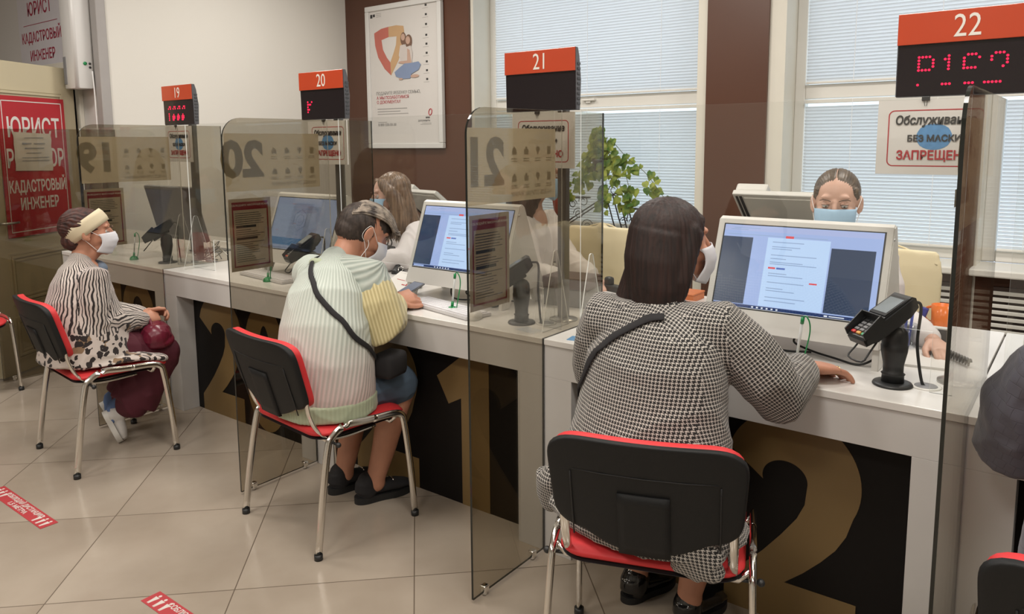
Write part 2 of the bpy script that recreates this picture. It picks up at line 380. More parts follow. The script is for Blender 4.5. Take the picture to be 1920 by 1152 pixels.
def wall_sheet():
    t = thing('wall_notice', 'white sheet with dark red lettering on the wall above the door', 'sign', (-4.97, DW-.004, 2.33))
    M = basis((0, 0, 0), (1, 0, 0), (0, 0, 1)); bm = BM(); prism(bm, [(-.40, -.27), (.36, -.27), (.36, .33), (-.40, .33)], .002, M); mesh_obj('sheet', bm, mat('blueish_paper', (.60, .585, .63), .5), t)
    T = Matrix.Translation; D = mat('dark_red_ink', (.30, .015, .05), .5)
    for s, z, sz in [('ЮРИСТ', .20, .135), ('КАДАСТРОВЫЙ', -.01, .105), ('ИНЖЕНЕР', -.15, .105)]: text('lettering', s, sz, M @ T((0, z, .0025)), D, t, .86, bold=.002)
    bm = BM(); add_rects(bm, M @ T((0, 0, .002)), [(-.31, .30, .087, .092)]); mesh_obj('rule', bm, D, t)
wall_sheet()
def air_unit():
    t = thing('air_purifier', 'tall white wall mounted air purifier with small buttons beside the doorway', 'air purifier', (-4.225, .345, 1.885))
    bm = BM(); M = basis((0, 0, 0), (1, 0, 0), (0, 1, 0))
    prism(bm, rrect(-.09, .10, -.068, .068, .025, 5), .95, M, .006); mesh_obj('housing', bm, mat('white_metal', (.66, .65, .64), .35, var=.01), t, True)
    bm = BM(); box(bm, -.07, -.03, -.072, -.066, .03, .22, .002); mesh_obj('air_grille', bm, MGREY, t)
    bm = BM(); cyl(bm, (.099, .0, .17), (.105, .0, .17), .012, 20); mesh_obj('power_button', bm, GREEN, t, True)
    for z in (.17, .145):
        bm = BM(); cyl(bm, (.099, .032, z), (.104, .032, z), .008, 16); mesh_obj('socket', bm, BLACKP, t, True)
    bm = BM(); sweep(bm, smoothpath([(.103, .045, .12), (.110, .046, -.02), (.108, .048, -.3), (.112, .05, -.8), (.108, .05, -1.5)], 5), .005, n=8); mesh_obj('power_cord', bm, CORD, t, True)
air_unit()
# ---------------------------------------------------------------- framed poster on the brown pier
def poster():
    t = thing('framed_poster', 'white framed poster with red and tan shield and seated family on the brown wall', 'poster', (-3.29, W-.045, 2.065))
    M = basis((0, 0, 0), (1, 0, 0), (0, 0, 1)); T = Matrix.Translation; w, h = .455, .62
    bm = BM()
    for (x0, x1, z0, z1) in [(-w, w, -h, -h+.045), (-w, w, h-.045, h), (-w, -w+.045, -h+.045, h-.045), (w-.045, w, -h+.045, h-.045)]: box(bm, x0, x1, -.02, .02, z0, z1, .006)
    mesh_obj('frame', bm, mat('poster_frame_silver_white', (.62, .61, .59), .3, var=.02), t)
    bm = BM(); box(bm, -w+.04, w-.04, -.004, .004, -h+.04, h-.04); mesh_obj('print', bm, mat('poster_paper', (.60, .575, .55), .3, var=.03, vscale=3), t)
    F = M @ T((0, 0, .0045))
    def shp(name, pts, m, k=0, f=1):
        bm = BM(); prism(bm, [((p[0]-337)/675*1.06, (600-p[1])/600*.62) for p in pts], .0006, F @ T((0, 0, .0007*k))); mesh_obj(name, bm, m, t)
    RS = mat('poster_red', (.46, .13, .10), .4); TN = mat('poster_tan', (.50, .32, .17), .4)
    shp('shield_half', [(112, 225), (170, 195), (228, 186), (228, 270), (170, 288), (180, 370), (210, 440), (236, 480), (240, 588), (190, 530), (140, 430), (118, 330)], RS)
    shp('shield_half', [(228, 186), (290, 182), (345, 195), (350, 240), (335, 360), (300, 470), (240, 588), (236, 480), (262, 410), (284, 340), (290, 272), (228, 270)], TN)
    sk = mat('poster_skin', (.48, .32, .25), .5); hr = mat('poster_hair', (.16, .09, .06), .5); jn = mat('poster_denim', (.20, .26, .40), .5); wh = mat('poster_white', (.55, .50, .47), .5)
    def ell(cx, cy, rx, ry, n=20, a0=0): return [(cx+rx*math.cos(2*PI*i/n), cy+ry*math.sin(2*PI*i/n)) for i in range(n)]
    shp('child_figure', ell(342, 300, 22, 54), hr, 1); shp('child_figure', ell(340, 285, 15, 28), sk, 2); shp('child_figure', [(318, 350), (350, 345), (372, 400), (365, 480), (320, 480), (305, 430)], wh, 3)
    shp('woman_figure', ell(383, 325, 26, 56), hr, 4); shp('woman_figure', ell(378, 315, 17, 32), sk, 5); shp('woman_figure', [(360, 370), (398, 360), (412, 420), (404, 500), (350, 505), (355, 430)], wh, 5)
    shp('woman_figure', [(372, 380), (390, 395), (402, 505), (330, 500), (300, 490), (310, 480), (370, 478)], sk, 6)
    shp('woman_figure', [(310, 530), (350, 500), (405, 500), (455, 494), (472, 520), (455, 560), (400, 590), (390, 625), (330, 625), (280, 600), (270, 565)], jn, 7)
    shp('woman_figure', ell(425, 608, 32, 13), sk, 8); shp('woman_figure', ell(318, 624, 16, 8), sk, 8)
    for s, px, py, sz, m in [('ПОДАРИТЕ РЕБЕНКУ СЕМЬЮ,', 115, 735, .037, GREYINK), ('А МЫ ПОЗАБОТИМСЯ', 118, 772, .037, mat('poster_text_red', (.42, .09, .10), .5)), ('О ДОКУМЕНТАХ', 118, 809, .037, mat('poster_text_red', (.42, .09, .10), .5)),
                       ('8 800 550-50-30', 125, 1000, .034, GREYINK), ('мои', 497, 948, .024, INK), ('документы', 440, 972, .026, GREYINK)]:
        text('lettering', s, sz, F @ T(((px-337)/675*1.06, (600-py)/600*.62, .0006)), m, t, 1.0, 'LEFT', bold=.0006)
    R = lambda px0, px1, py0, py1: ((px0-337)/675*1.06, (px1-337)/675*1.06, (600-py1)/600*.62, (600-py0)/600*.62)
    for q_ in ([R(122, 358, 862, 868), R(122, 305, 884, 890), R(122, 366, 906, 911), R(125, 196, 975, 979), R(395, 530, 18, 22), R(470, 538, 992, 995), R(456, 538, 1002, 1005)] + [R(488, 520+10, y+22, y+24) for y in (55, 128, 205, 290, 360, 432, 500, 570, 640)] + [R(132, 172, y, y+3) for y in (64, 78, 92)]):
        bm = BM(); add_rects(bm, F, [q_]); mesh_obj('small_print', bm, GREYINK, t)
    for q_ in ([R(84, 102, 68, 98), R(106, 122, 68, 90)] + [R(507, 521, y-8, y+8) for y in (55, 128, 205, 290, 360, 432, 500, 570, 640)]):
        bm = BM(); add_rects(bm, F, [q_]); mesh_obj('print_icon', bm, INK, t)
    bm = BM(); k = []
    for i in range(24):
        a = 2*PI*i/24; k.append(V(((533-337)/675*1.06+.018*math.cos(a)+.004*math.sin(a), (600-905)/600*.62+.026*math.sin(a), .002)))
    sweep(bm, k, .0035, n=6, closed=True); bmesh.ops.transform(bm, matrix=F, verts=bm.verts); mesh_obj('logo_ring', bm, REDS, t)
poster()
# ================================================================= desks, partitions, signs
L = 1.2963; DT = .798; LW = .1124; REC = .1015
GOLD = mat('gold_numerals', (.21, .135, .052), .42, var=.04); BLKPAN = mat('black_front_panel', (.0065, .005, .0045), .6, spec=.25, var=.05)
OWN = {'1': [[(.10, .527), (.30, .68), (.378, .68), (.378, 0), (.232, 0), (.232, .454), (.163, .418)]]}
def arc(cx, cz, rx, rz, a0, a1, n=34): return [(cx+rx*math.cos(math.radians(a0+(a1-a0)*i/n)), cz+rz*math.sin(math.radians(a0+(a1-a0)*i/n))) for i in range(n+1)]
# digits drawn 0.378 wide, 0.68 high from their left foot
OWN['2'] = [arc(.178, .48, .20, .20, 165, -25) + [(.342, .335), (.315, .285), (.275, .235), (.225, .182), (.17, .133), (.378, .133), (.378, 0), (-.02, 0), (-.02, .09), (.04, .15), (.10, .215), (.155, .285), (.200, .35), (.222, .40)] + arc(.16, .465, .068, .058, -8, 195)]
OWN['0'] = [arc(.19, .34, .19, .34, 0, 360, 40)[:-1] + []]
OWN['3'] = [arc(.178, .50, .19, .18, 160, -60) + arc(.178, .20, .20, .20, 60, -160) + arc(.17, .20, .07, .08, -150, 80) + [(.12, .30), (.12, .39)] + arc(.16, .49, .06, .06, -60, 180)]
def ring(bm, M, cx, cz, rx, rz, t, h, n=40):
    o = [(cx+rx*math.cos(2*PI*i/n), cz+rz*math.sin(2*PI*i/n)) for i in range(n)]; q = [(cx+(rx-t)*math.cos(2*PI*i/n), cz+(rz-t*.85)*math.sin(2*PI*i/n)) for i in range(n)]
    for i in range(n): prism(bm, [o[i], o[(i+1) % n], q[(i+1) % n], q[i]], h, M)
def digit(bm, ch, x, M):
    if ch == '0': ring(bm, M, x+.19, .34, .19, .34, .135, .002)
    elif ch == '9': ring(bm, M, x+.19, .47, .19, .205, .125, .002); prism(bm, [(x+.38, .47), (x+.20, 0), (x+.04, 0), (x+.19, .33)], .002, M)
    else:
        for p in OWN[ch]: prism(bm, [(x+a, b) for a, b in p], .002, M)
def desk(x0, num, label):
    t = thing('service_desk', label, 'desk', (x0, 0, 0), 0, 'service desks in a row'); w = L-.004
    bm = BM(); box(bm, .002, w, 0, 1.04, DT-.022, DT, .002); mesh_obj('desk_top', bm, TOPW, t)
    bm = BM(); box(bm, .003, w-.001, .004, .13, .66, DT-.022, .001); mesh_obj('apron', bm, WHITE, t)
    for a in (.003, w-.001-LW):
        bm = BM(); box(bm, a, a+LW, .004, .13, 0, .66, .001); mesh_obj('leg', bm, WHITE, t)
        bm = BM(); box(bm, a+(0 if a < .1 else LW-.02), a+(.02 if a < .1 else LW), .13, 1.02, 0, DT-.022); mesh_obj('side_panel', bm, WHITE, t)
    bm = BM(); box(bm, LW+.003, w-.001-LW, REC, REC+.02, 0, .66); p = mesh_obj('front_panel', bm, BLKPAN, t)
    if num:
        M = basis((0, REC, 0), (1, 0, 0), (0, 0, 1)); bm = BM(); digit(bm, num[0], .19, M); digit(bm, num[1], .585 if num[1] != '2' else .665, M)
        if num[1] == '2': pass
        bmesh.ops.bisect_plane(bm, geom=bm.verts[:]+bm.edges[:]+bm.faces[:], plane_co=(0, 0, .658), plane_no=(0, 0, 1), clear_outer=True)
        mesh_obj('number_graphic', bm, GOLD, p)
    return t
for k, num, lab in [(-3, '19', 'white desk of counter 19 with dark front panel, nearest the open door'), (-2, '20', 'white desk of counter 20 with gold numerals, behind the seated woman with headband'),
                    (-1, '21', 'white desk of counter 21 with gold 21 on its black front'), (0, '22', 'white desk of counter 22 with large gold 22 on its black front'), (1, '23', 'white desk at the right edge, beyond the rightmost glass partition')]:
    desk(k*L, num, lab)
# ---------------------------------------------------------------- smoked glass partitions
SMOKE = glass('smoked_glass', (.73, .705, .65)); EDGE = mat('polished_glass_edge', (.012, .014, .012), .08, var=0)
FILM = film('tan_film', (.80, .74, .60), .72); FILMD = film('olive_film', (.16, .125, .06), .75)
def icons(bm, M):
    for r in range(2):
        for c in range(4):
            x = .205+c*.066; z = .165-r*.088
            k = (r*4+c) % 4
            if k == 0: prism(bm, [(x-.010, z-.014), (x+.010, z-.014), (x+.010, z+.014), (x-.010, z+.014)], .0006, M)
            elif k == 1: prism(bm, [(x, z-.016), (x+.012, z+.006), (x+.006, z+.014), (x-.006, z+.014), (x-.012, z+.006)], .0006, M)
            elif k == 2: prism(bm, [(x-.012, z-.012), (x+.012, z-.012), (x+.012, z+.006), (x+.005, z+.006), (x+.005, z+.014), (x-.005, z+.014), (x-.005, z+.006), (x-.012, z+.006)], .0006, M)
            else: prism(bm, [(x-.013, z-.012), (x+.013, z-.012), (x+.011, z+.004), (x, z+.015), (x-.011, z+.004)], .0006, M)
def partition(x, num, label):
    t = thing('glass_partition', label, 'partition', (x, 0, 0), 0, 'smoked glass partitions'); D, R, H = .402, .401, 1.596
    M = Matrix(((0, 0, 1, -.004), (1, 0, 0, 0), (0, 1, 0, 0), (0, 0, 0, 1)))
    bm = BM()   # rounded top corner at the free edge
    pts = [(R, H)] + [(px, pz) for px, pz in rrect(-D, 0, .012, H, .085, 8, (0, 1, 0, 0)) if px < -.001] + [(-.001, .012), (-.001, DT+.001), (R, DT+.001)]
    prism(bm, pts, .008, M); bm.faces.ensure_lookup_table()
    bm.normal_update()
    for f in bm.faces:
        f.material_index = 0 if abs(f.normal.x) > .9 else 1
    mesh_obj('glass', bm, [SMOKE, EDGE], t)
    for y in (-.34, -.07):
        bm = BM(); cyl(bm, (0, y, 0), (0, y, .022), .009); box(bm, -.011, .011, y-.012, y+.012, .012, .035, .003); mesh_obj('glass_foot', bm, CHROME, t, True)
    if num:
        M = basis((-.0045, .083, 1.295), (0, -1, 0), (0, 0, 1)); M = M @ Matrix.Translation((0, 0, 0))
        bm = BM(); prism(bm, [(0, 0), (.474, 0), (.474, .238), (0, .238)], .0006, M); d = mesh_obj('number_film', bm, FILM, t)
        T = Matrix.Translation
        text('number', num, .20, M @ T((.392, .125, .001)), FILMD, t, .98, bold=.0085)
        # icons stand nearer the staff side
        bm = BM(); icons(bm, M @ T((-.165, 0, .001))); mesh_obj('service_icons', bm, FILMD, t)
        bm = BM(); add_rects(bm, M @ T((-.165, 0, .001)), [(.19+c*.066, .222+c*.066, z, z+.003) for c in range(4) for z in (.138, .130, .050, .043)]); mesh_obj('service_captions', bm, FILMD, t)
        text('caption', 'НА ВСЕ СЛУЧАИ ЖИЗНИ', .021, M @ T((.14, .022, .001)), FILMD, t, .9)
        # printed notice, red frame, faces the room side (right)
        N = basis((-.0065, -.385, .962), (0, 1, 0), (0, 0, 1))
        bm = BM(); prism(bm, [(0, 0), (.20, 0), (.20, .302), (0, .302)], .0008, N); s = mesh_obj('notice_sheet', bm, mat('notice_paper', (.46, .40, .32), .55), t)
        bm = BM(); add_rects(bm, N @ T((0, 0, .0008)), [(.014, .186, .255, .288), (.014, .020, .02, .255), (.180, .186, .02, .255), (.014, .186, .016, .022)]); mesh_obj('red_band', bm, DKRED, s)
        bm = BM(); r = random.Random(5); rows = []
        for k in range(24):
            z = .24-k*.0088
            if k in (6, 7, 12, 13): continue
            rows.append((.028, .028+.07+.07*r.random(), z, z+.0022))
        rows += [(.03, .125, .180, .190), (.03, .13, .130, .140)]
        add_rects(bm, N @ T((0, 0, .0008)), rows); mesh_obj('notice_text', bm, INK, s)
        text('notice_heading', 'СОБЛЮДАЙТЕ МАСОЧНЫЙ РЕЖИМ', .0105, N @ T((.1, .274, .0015)), PAPER, s, 1.0)
    return t
for k, num, lab in [(-3, None, 'smoked glass partition nearest the open door at the far left'), (-2, '19', 'smoked glass partition with 19 film, left of the seated woman with headband'),
                    (-1, '20', 'smoked glass partition with 20 film, left of the person in the knit cardigan'), (0, '21', 'smoked glass partition with 21 film, left of the woman in houndstooth'), (1, '22', 'smoked glass partition seen nearly edge-on, right of counter 22')]:
    partition(k*L, num, lab)
# ---------------------------------------------------------------- LED number displays on poles
LEDM = glow('red_led', (1, .012, .055), 2.4); DISPF = mat('display_black_face', (.013, .009, .011), .18, coat=.3)
DIG = {'D': ['1110', '1001', '1001', '1001', '1110'], '1': ['010', '110', '010', '010', '010'], 'C': ['0110', '1000', '1000', '1001', '0110'], '7': ['0111', '1001', '0001', '0010', '0010']}
def led_rows(kind):
    G = []
    def put(pts, ox, oz, s=.0088, s2=None): G.append([(ox+a*s, oz-b*(s2 or s)) for a, b in pts])
    if kind == 22:
        put([(0, 0), (1, 0), (2, 0), (3, 0), (0, 1), (4, 1), (0, 2), (4, 2), (0, 3), (4, 3), (0, 4), (1, 4), (2, 4), (3, 4)], .056, .107)
        put([(1, 0), (0, 1), (1, 1), (1, 2), (1, 3), (1, 4)], .120, .107)
        put([(1, 0), (2, 0), (3, 0), (0, 1), (4, 1), (0, 2), (0, 3), (0, 4), (1, 4), (2, 4), (3, 4)], .165, .107)
        put([(1, 0), (2, 0), (3, 0), (0, 1), (0, 2), (4, 1), (4, 2), (4, 3), (3, 4)], .228, .107)
        for ox, n in ((.056, 1), (.116, 3), (.170, 3), (.215, 5)): put([(i, 0) for i in range(n)], ox, .032)
    elif kind == 19:
        for i in range(4): put([(0, 1), (1, 0), (2, 0), (2, 1)], .055+i*.052, .105, .011)
        put([(0, 0), (0, 1), (0, 2), (0, 3)], .06, .065, .012)
        for i in range(3): put([(1, 0), (0, 1), (1, 1), (2, 1), (0, 2), (2, 2), (1, 2), (0, 3), (1, 3)], .10+i*.05, .060, .010)
    elif kind == 20: put([(0, 0), (0, 1), (0, 2), (0, 3), (1, 1), (2, 1), (3, 0), (1, 3), (0, 4)], .055, .085, .010, .012)
    return G
def display(k, x0, kind, label):
    t = thing('queue_display', label, 'display', (x0, .25, 0), 0, 'red numbered displays'); w = .325; z0, z1 = 1.605, 1.832
    bm = BM(); prof = [(0, z0), (0, z1-.085), (-.006, z1-.085), (-.006, z1), (.012, z1), (.022, z1-.03), (.032, z0+.11), (.028, z0)]
    M = Matrix(((0, 0, 1, 0), (1, 0, 0, 0), (0, 1, 0, 0), (0, 0, 0, 1)))
    prism(bm, [(p[0]+.0, p[1]) for p in prof], w, M, .002); mesh_obj('housing', bm, mat('display_grey_housing', (.10, .10, .11), .45), t)
    F = basis((0, -.0005, z0), (1, 0, 0), (0, 0, 1))
    bm = BM(); prism(bm, [(.003, .003), (w-.003, .003), (w-.003, .142), (.003, .142)], .002, F); mesh_obj('screen_face', bm, DISPF, t)
    bm = BM(); box(bm, 0, w, -.010, -.006, z1-.085, z1, .0015); hd = mesh_obj('red_header', bm, ORG, t)
    text('number', str(kind), .085, basis((w*.52, -.0108, z1-.046), (1, 0, 0), (0, 0, 1)), mat('header_white', (.75, .72, .66), .4), hd, .8)
    for k_, P in enumerate(led_rows(kind)):
        bm = BM()
        for a, b in P: cyl(bm, (a, -.0035, z0+b), (a, -.0025, z0+b), .0033 if kind == 22 else .0042, 8)
        mesh_obj('led_digit', bm, LEDM, t)
    bm = BM()
    for i in range(9): box(bm, w-.001, w+.003, .006, .024, z0+.02+i*.018, z0+.028+i*.018)
    mesh_obj('side_vents', bm, DGREY, t)
    px = L*(k+1)-(.105 if kind != 22 else .054)-x0
    bm = BM(); box(bm, px-.018, px+.018, .02, .055, DT-.0, z0+.01, .005); mesh_obj('pole', bm, mat('pole_grey', (.17, .17, .165), .35, metal=.6), t)
    bm = BM(); lathe(bm, [(.055, DT), (.055, DT+.006), (.02, DT+.012)], 28, (px, .038, 0)); mesh_obj('pole_base', bm, ALU, t, True)
    return t
for k, x0, kind, lab in [(-3, L*-2-.34, 19, 'red and black LED display numbered 19'), (-2, L*-1-.335, 20, 'red and black LED display numbered 20'), (-1, -.35, 21, 'red and black display numbered 21 with blank screen'), (0, 1.043, 22, 'large red and black LED display numbered 22 at upper right')]:
    display(k, x0, kind, lab)
def mask_sign(x0, label, z1=1.597):
    t = thing('mask_sign', label, 'sign', (x0, .243, z1), 0, 'no mask no service sheets'); M = basis((0, 0, 0), (1, 0, 0), (0, 0, 1)); T = Matrix.Translation
    bm = BM(); prism(bm, [(0, -.207), (.29, -.207), (.29, 0), (0, 0)], .001, M); mesh_obj('sheet', bm, PAPER, t)
    def rr_ring(x0, x1, z0, z1, r, th, m):
        o = rrect(x0, x1, z0, z1, r, 5); q = rrect(x0+th, x1-th, z0+th, z1-th, r-th, 5); bm = BM()
        for i in range(len(o)): prism(bm, [o[i], o[(i+1) % len(o)], q[(i+1) % len(o)], q[i]], .0005, M @ T((0, 0, .001)))
        mesh_obj('red_border', bm, m, t)
    rr_ring(.028, .262, -.185, -.028, .016, .003, REDS)
    bm = BM(); o = [(.145+.046*math.cos(a)*(1 if abs(math.cos(a)) < .8 else .96), -.103+.036*math.sin(a)) for a in [2*PI*i/26 for i in range(26)]]; prism(bm, o, .0005, M @ T((0, 0, .001))); mesh_obj('mask_picture', bm, mat('print_blue', (.10, .27, .52), .4, var=.25, vscale=60), t)
    text('lettering', 'Обслуживание', .034, M @ T((.145, -.058, .0030)), INK, t, .80, bold=.0009, shear=.12)
    text('lettering', 'БЕЗ МАСКИ', .024, M @ T((.145, -.108, .0030)), INK, t, .95, bold=.0007)
    text('lettering', 'ЗАПРЕЩЕНО', .034, M @ T((.145, -.155, .0030)), REDS, t, .86, bold=.0009)
    bm = BM(); box(bm, .11, .13, -.006, .002, -.004, .008, .001); sweep(bm, [(.115, -.003, 0), (.118, -.004, -.018), (.122, -.004, -.018), (.125, -.003, 0)], .0007, n=6); mesh_obj('binder_clip', bm, BLACKP, t)
for x0, lab in [(1.003, 'white mask notice hanging under display 22'), (-.315, 'white mask notice hanging under display 21, behind glass'), (-1.575, 'white mask notice hanging under display 20, behind glass'), (-2.92, 'white mask notice hanging under display 19, behind glass')]:
    mask_sign(x0, lab)
# ---------------------------------------------------------------- clear acrylic shields
ACR = glass('clear_acrylic', (.985, .99, .985)); ACRE = mat('acrylic_edge_painted_glow', (.80, .82, .80), .25, var=0)  # edges of the clear sheet coloured white, painting in their light-catching glow
def shield(x0, label, slot0=.28, slot1=1.19):
    t = thing('acrylic_shield', label, 'shield', (x0, .15, DT), 0, 'clear acrylic desk shields')
    M = basis((0, 0, 0), (1, 0, 0), (0, 0, 1)); bm = BM()
    prism(bm, [(.06, 0), (slot0, 0), (slot0, .17), (slot1, .17), (slot1, 0), (1.276, 0), (1.276, .802), (.06, .802)], .004, M); bm.normal_update()
    for f in bm.faces: f.material_index = 0 if abs(f.normal.y) > .9 else 1
    mesh_obj('acrylic_pane', bm, [ACR, ACRE], t)
    for x in (.10, 1.243):
        bm = BM(); K = Matrix(((0, 0, 1, x), (1, 0, 0, 0), (0, 1, 0, 0), (0, 0, 0, 1)))
        prism(bm, [(-.085, 0), (.095, 0), (.015, .29), (.007, .295), (-.001, .295), (-.009, .29)], .004, K); bm.normal_update()
        for f in bm.faces: f.material_index = 0 if abs(f.normal.x) > .9 else 1
        mesh_obj('support_foot', bm, [ACR, ACRE], t)
for k, lab in [(-3, 'clear acrylic shield standing on desk 19'), (-2, 'clear acrylic shield standing on desk 20'), (-1, 'clear acrylic shield standing on desk 21'), (0, 'clear acrylic shield standing on desk 22'), (1, 'clear acrylic shield standing on the rightmost desk')]:
    shield(k*L, lab)
# ================================================================= visitor chairs
STEEL = mat('polished_chrome_tube', (.78, .76, .72), .14, metal=1, var=.03); BACKP = mat('black_chair_shell', (.0095, .010, .0105), .55, spec=.3, bump=.15, bscale=700)
def make_chair(name='visitor_chair'):
    t = thing(name, 'x', 'chair', (0, 0, 0), 0, 'red visitor chairs with black backs')
    # seat cushion and black pan
    def pan(z0, z1, grow, m, nm, crown=0):
        bm = BM(); out = rrect(-.235-grow, .235+grow, -.19-grow, .235+grow, .07, 6)
        levels = [(z0, .90), (z0+.006, .98), ((z0+z1)/2, 1.0), (z1-.010, .985), (z1-.002, .95), (z1+crown*.5, .8), (z1+crown, .45)]
        R = [[bm.verts.new((x*s, .02+(y-.02)*s, z + .012*max(0, (abs(x)/.235)**2-.3)*0 - (.018*max(0, (y*s-.15)/.09)**2 if y*s > .15 else 0))) for x, y in out] for z, s in levels]
        for A, B in zip(R, R[1:]):
            for i in range(len(out)): bm.faces.new((A[i], A[(i+1) % len(out)], B[(i+1) % len(out)], B[i]))
        bm.faces.new(R[0][::-1]); bm.faces.new(R[-1]); return mesh_obj(nm, bm, m, t, True)
    pan(.413, .428, -.004, BLACKM, 'seat_pan'); pan(.426, .455, 0, REDC, 'seat', .008)
    # backrest: curved cushion in front, moulded shell behind
    def backsurf(depth, grow, nm, m, bulge, front):
        bm = BM(); nx, nz = 27, 20; G = []
        for j in range(nz):
            v = j/(nz-1); row = []
            for i in range(nx):
                u = -1+2*i/(nx-1); z = .535+(.265)*v; wx = .236+grow-.012*(1-v)
                k = 1
                # superellipse-like outline
                U = u; vv = (v-.5)*2
                cx = U*wx*(1-.085*abs(vv)**7) ; zz = .6675+(z-.6675)*(1-.16*abs(U)**9)
                if v < .35: zz -= (1-v/.35)*.045*max(0, 1-(abs(U)/.72)**2.0)
                y = -.175-.085*((zz-.5)/.3) - .028*(1-U*U)*1.0 + depth
                row.append((cx, y, zz))
            G.append(row)
        F = [[bm.verts.new(p) for p in r] for r in G]; B = [[bm.verts.new((p[0]*.985, p[1]-bulge, .5+(p[2]-.5)*1.0)) for p in r] for r in G]
        for j in range(nz-1):
            for i in range(nx-1):
                bm.faces.new((F[j][i], F[j][i+1], F[j+1][i+1], F[j+1][i])); bm.faces.new((B[j][i+1], B[j][i], B[j+1][i], B[j+1][i+1]))
        for j in range(nz-1): bm.faces.new((F[j][0], F[j+1][0], B[j+1][0], B[j][0])); bm.faces.new((F[j+1][-1], F[j][-1], B[j][-1], B[j+1][-1]))
        for i in range(nx-1): bm.faces.new((F[0][i+1], F[0][i], B[0][i], B[0][i+1])); bm.faces.new((F[-1][i], F[-1][i+1], B[-1][i+1], B[-1][i]))
        bmesh.ops.recalc_face_normals(bm, faces=bm.faces); o = mesh_obj(nm, bm, m, t, True)
        b = o.modifiers.new('bevel', 'BEVEL'); b.width = .010; b.segments = 3; b.limit_method = 'ANGLE'; b.angle_limit = math.radians(50); return o
    backsurf(.012, -.004, 'backrest', REDC, .03, 1); sh = backsurf(-.014, .004, 'back_shell', BACKP, .022, 0)
    # raised centre panel and grooves on the shell
    def yb(x, z, off): return -.175-.085*((z-.5)/.3)-.028*(1-(x/.23)**2)-.014-.022-off
    bm = BM()
    for (x0, x1, z0, z1) in [(-.062, .062, .49, .665)]:
        n = 6; q = [[bm.verts.new((x0+(x1-x0)*i/n, yb(x0+(x1-x0)*i/n, z0+(z1-z0)*j/n, .006), z0+(z1-z0)*j/n)) for i in range(n+1)] for j in range(n+1)]
        for j in range(n):
            for i in range(n): bm.faces.new((q[j][i+1], q[j][i], q[j+1][i], q[j+1][i+1]))
        ex = bmesh.ops.extrude_face_region(bm, geom=bm.faces[:]); vs = [g for g in ex['geom'] if isinstance(g, bmesh.types.BMVert)]; bmesh.ops.translate(bm, vec=(0, .012, 0), verts=vs)
    mesh_obj('back_emblem_panel', bm, BACKP, sh, True)
    bm = BM()
    for s in (-1, 1): sweep(bm, [(s*.176, yb(.176, z, .0015), z) for z in (.52, .57, .62, .67, .705)], .0022, n=6)
    sweep(bm, [(-.17, yb(.17, .71, .001), .712)]+[(x, yb(x, .712, .0015), .712) for x in (-.1, 0, .1)]+[(.17, yb(.17, .71, .001), .712)], .0016, n=6)
    mesh_obj('shell_groove', bm, BLACKM, sh, True)
    # legs: oval chrome tubes; front and rear leg of each side bent into one rail
    for s in (-1, 1):
        x = s*.252
        bm = BM(); sweep(bm, smoothpath([(s*.262, -.225, .012), (s*.258, -.195, .22), (s*.253, -.165, .385), (x, -.145, .43), (x, -.085, .462), (x, .0, .456), (x, .05, .452)], 5), (.0145, .0095), ref=(0, 1, 0), n=14); mesh_obj('leg', bm, STEEL, t, True)
        bm = BM(); sweep(bm, smoothpath([(s*.262, .225, .012), (s*.258, .21, .22), (s*.254, .19, .39), (x, .175, .432), (x, .13, .447), (x, .04, .452)], 5), (.0145, .0095), ref=(0, 1, 0), n=14); mesh_obj('leg', bm, STEEL, t, True)
        for y in (-.225, .225):
            bm = BM(); cyl(bm, (s*.262, y, 0), (s*.2615, y*1.0, .02), .0155, 14); mesh_obj('rubber_foot', bm, BLACKP, t, True)
        bm = BM(); xx = s*.205; sweep(bm, smoothpath([(xx, -.218, .60), (xx, -.205, .52), (xx, -.175, .455), (xx, -.13, .415), (xx, -.05, .402), (xx, .08, .405)], 6), (.0125, .007), ref=(1, 0, 0), n=12); mesh_obj('back_support', bm, STEEL, t, True)
        bm = BM(); cyl(bm, (s*.205, -.13, .405), (s*.27, -.13, .405), .005); ball(bm, (s*.272, -.13, .405), .010); mesh_obj('side_bolt', bm, BLACKP, t, True)
    bm = BM()
    for y in (.15, -.13): sweep(bm, [(-.25, y, .435), (-.22, y, .405), (.22, y, .405), (.25, y, .435)], .009, n=10)
    mesh_obj('cross_bar', bm, STEEL, t, True)
    return t
ch0 = make_chair()
CH = [((.627, -.36, 0), 20, 'red chair with black back under the woman in the houndstooth jacket'), ((-.855, -.285, 0), -5.4, 'red chair with black back under the person in the knit cardigan'),
      ((-2.275, -.505, 0), -5, 'red chair with black back under the woman with the cream headband'), ((1.625, -.415, 0), 2, 'red chair with black back partly in view at the bottom right corner'),
      ((-3.86, -.66, 0), -88, 'empty red chair cut off by the left edge of the photo')]
for i, (l, a, lab) in enumerate(CH):
    c = ch0 if i == 0 else copy_tree(ch0); c.location = l; c.rotation_euler = (0, 0, math.radians(a)); c['label'] = lab
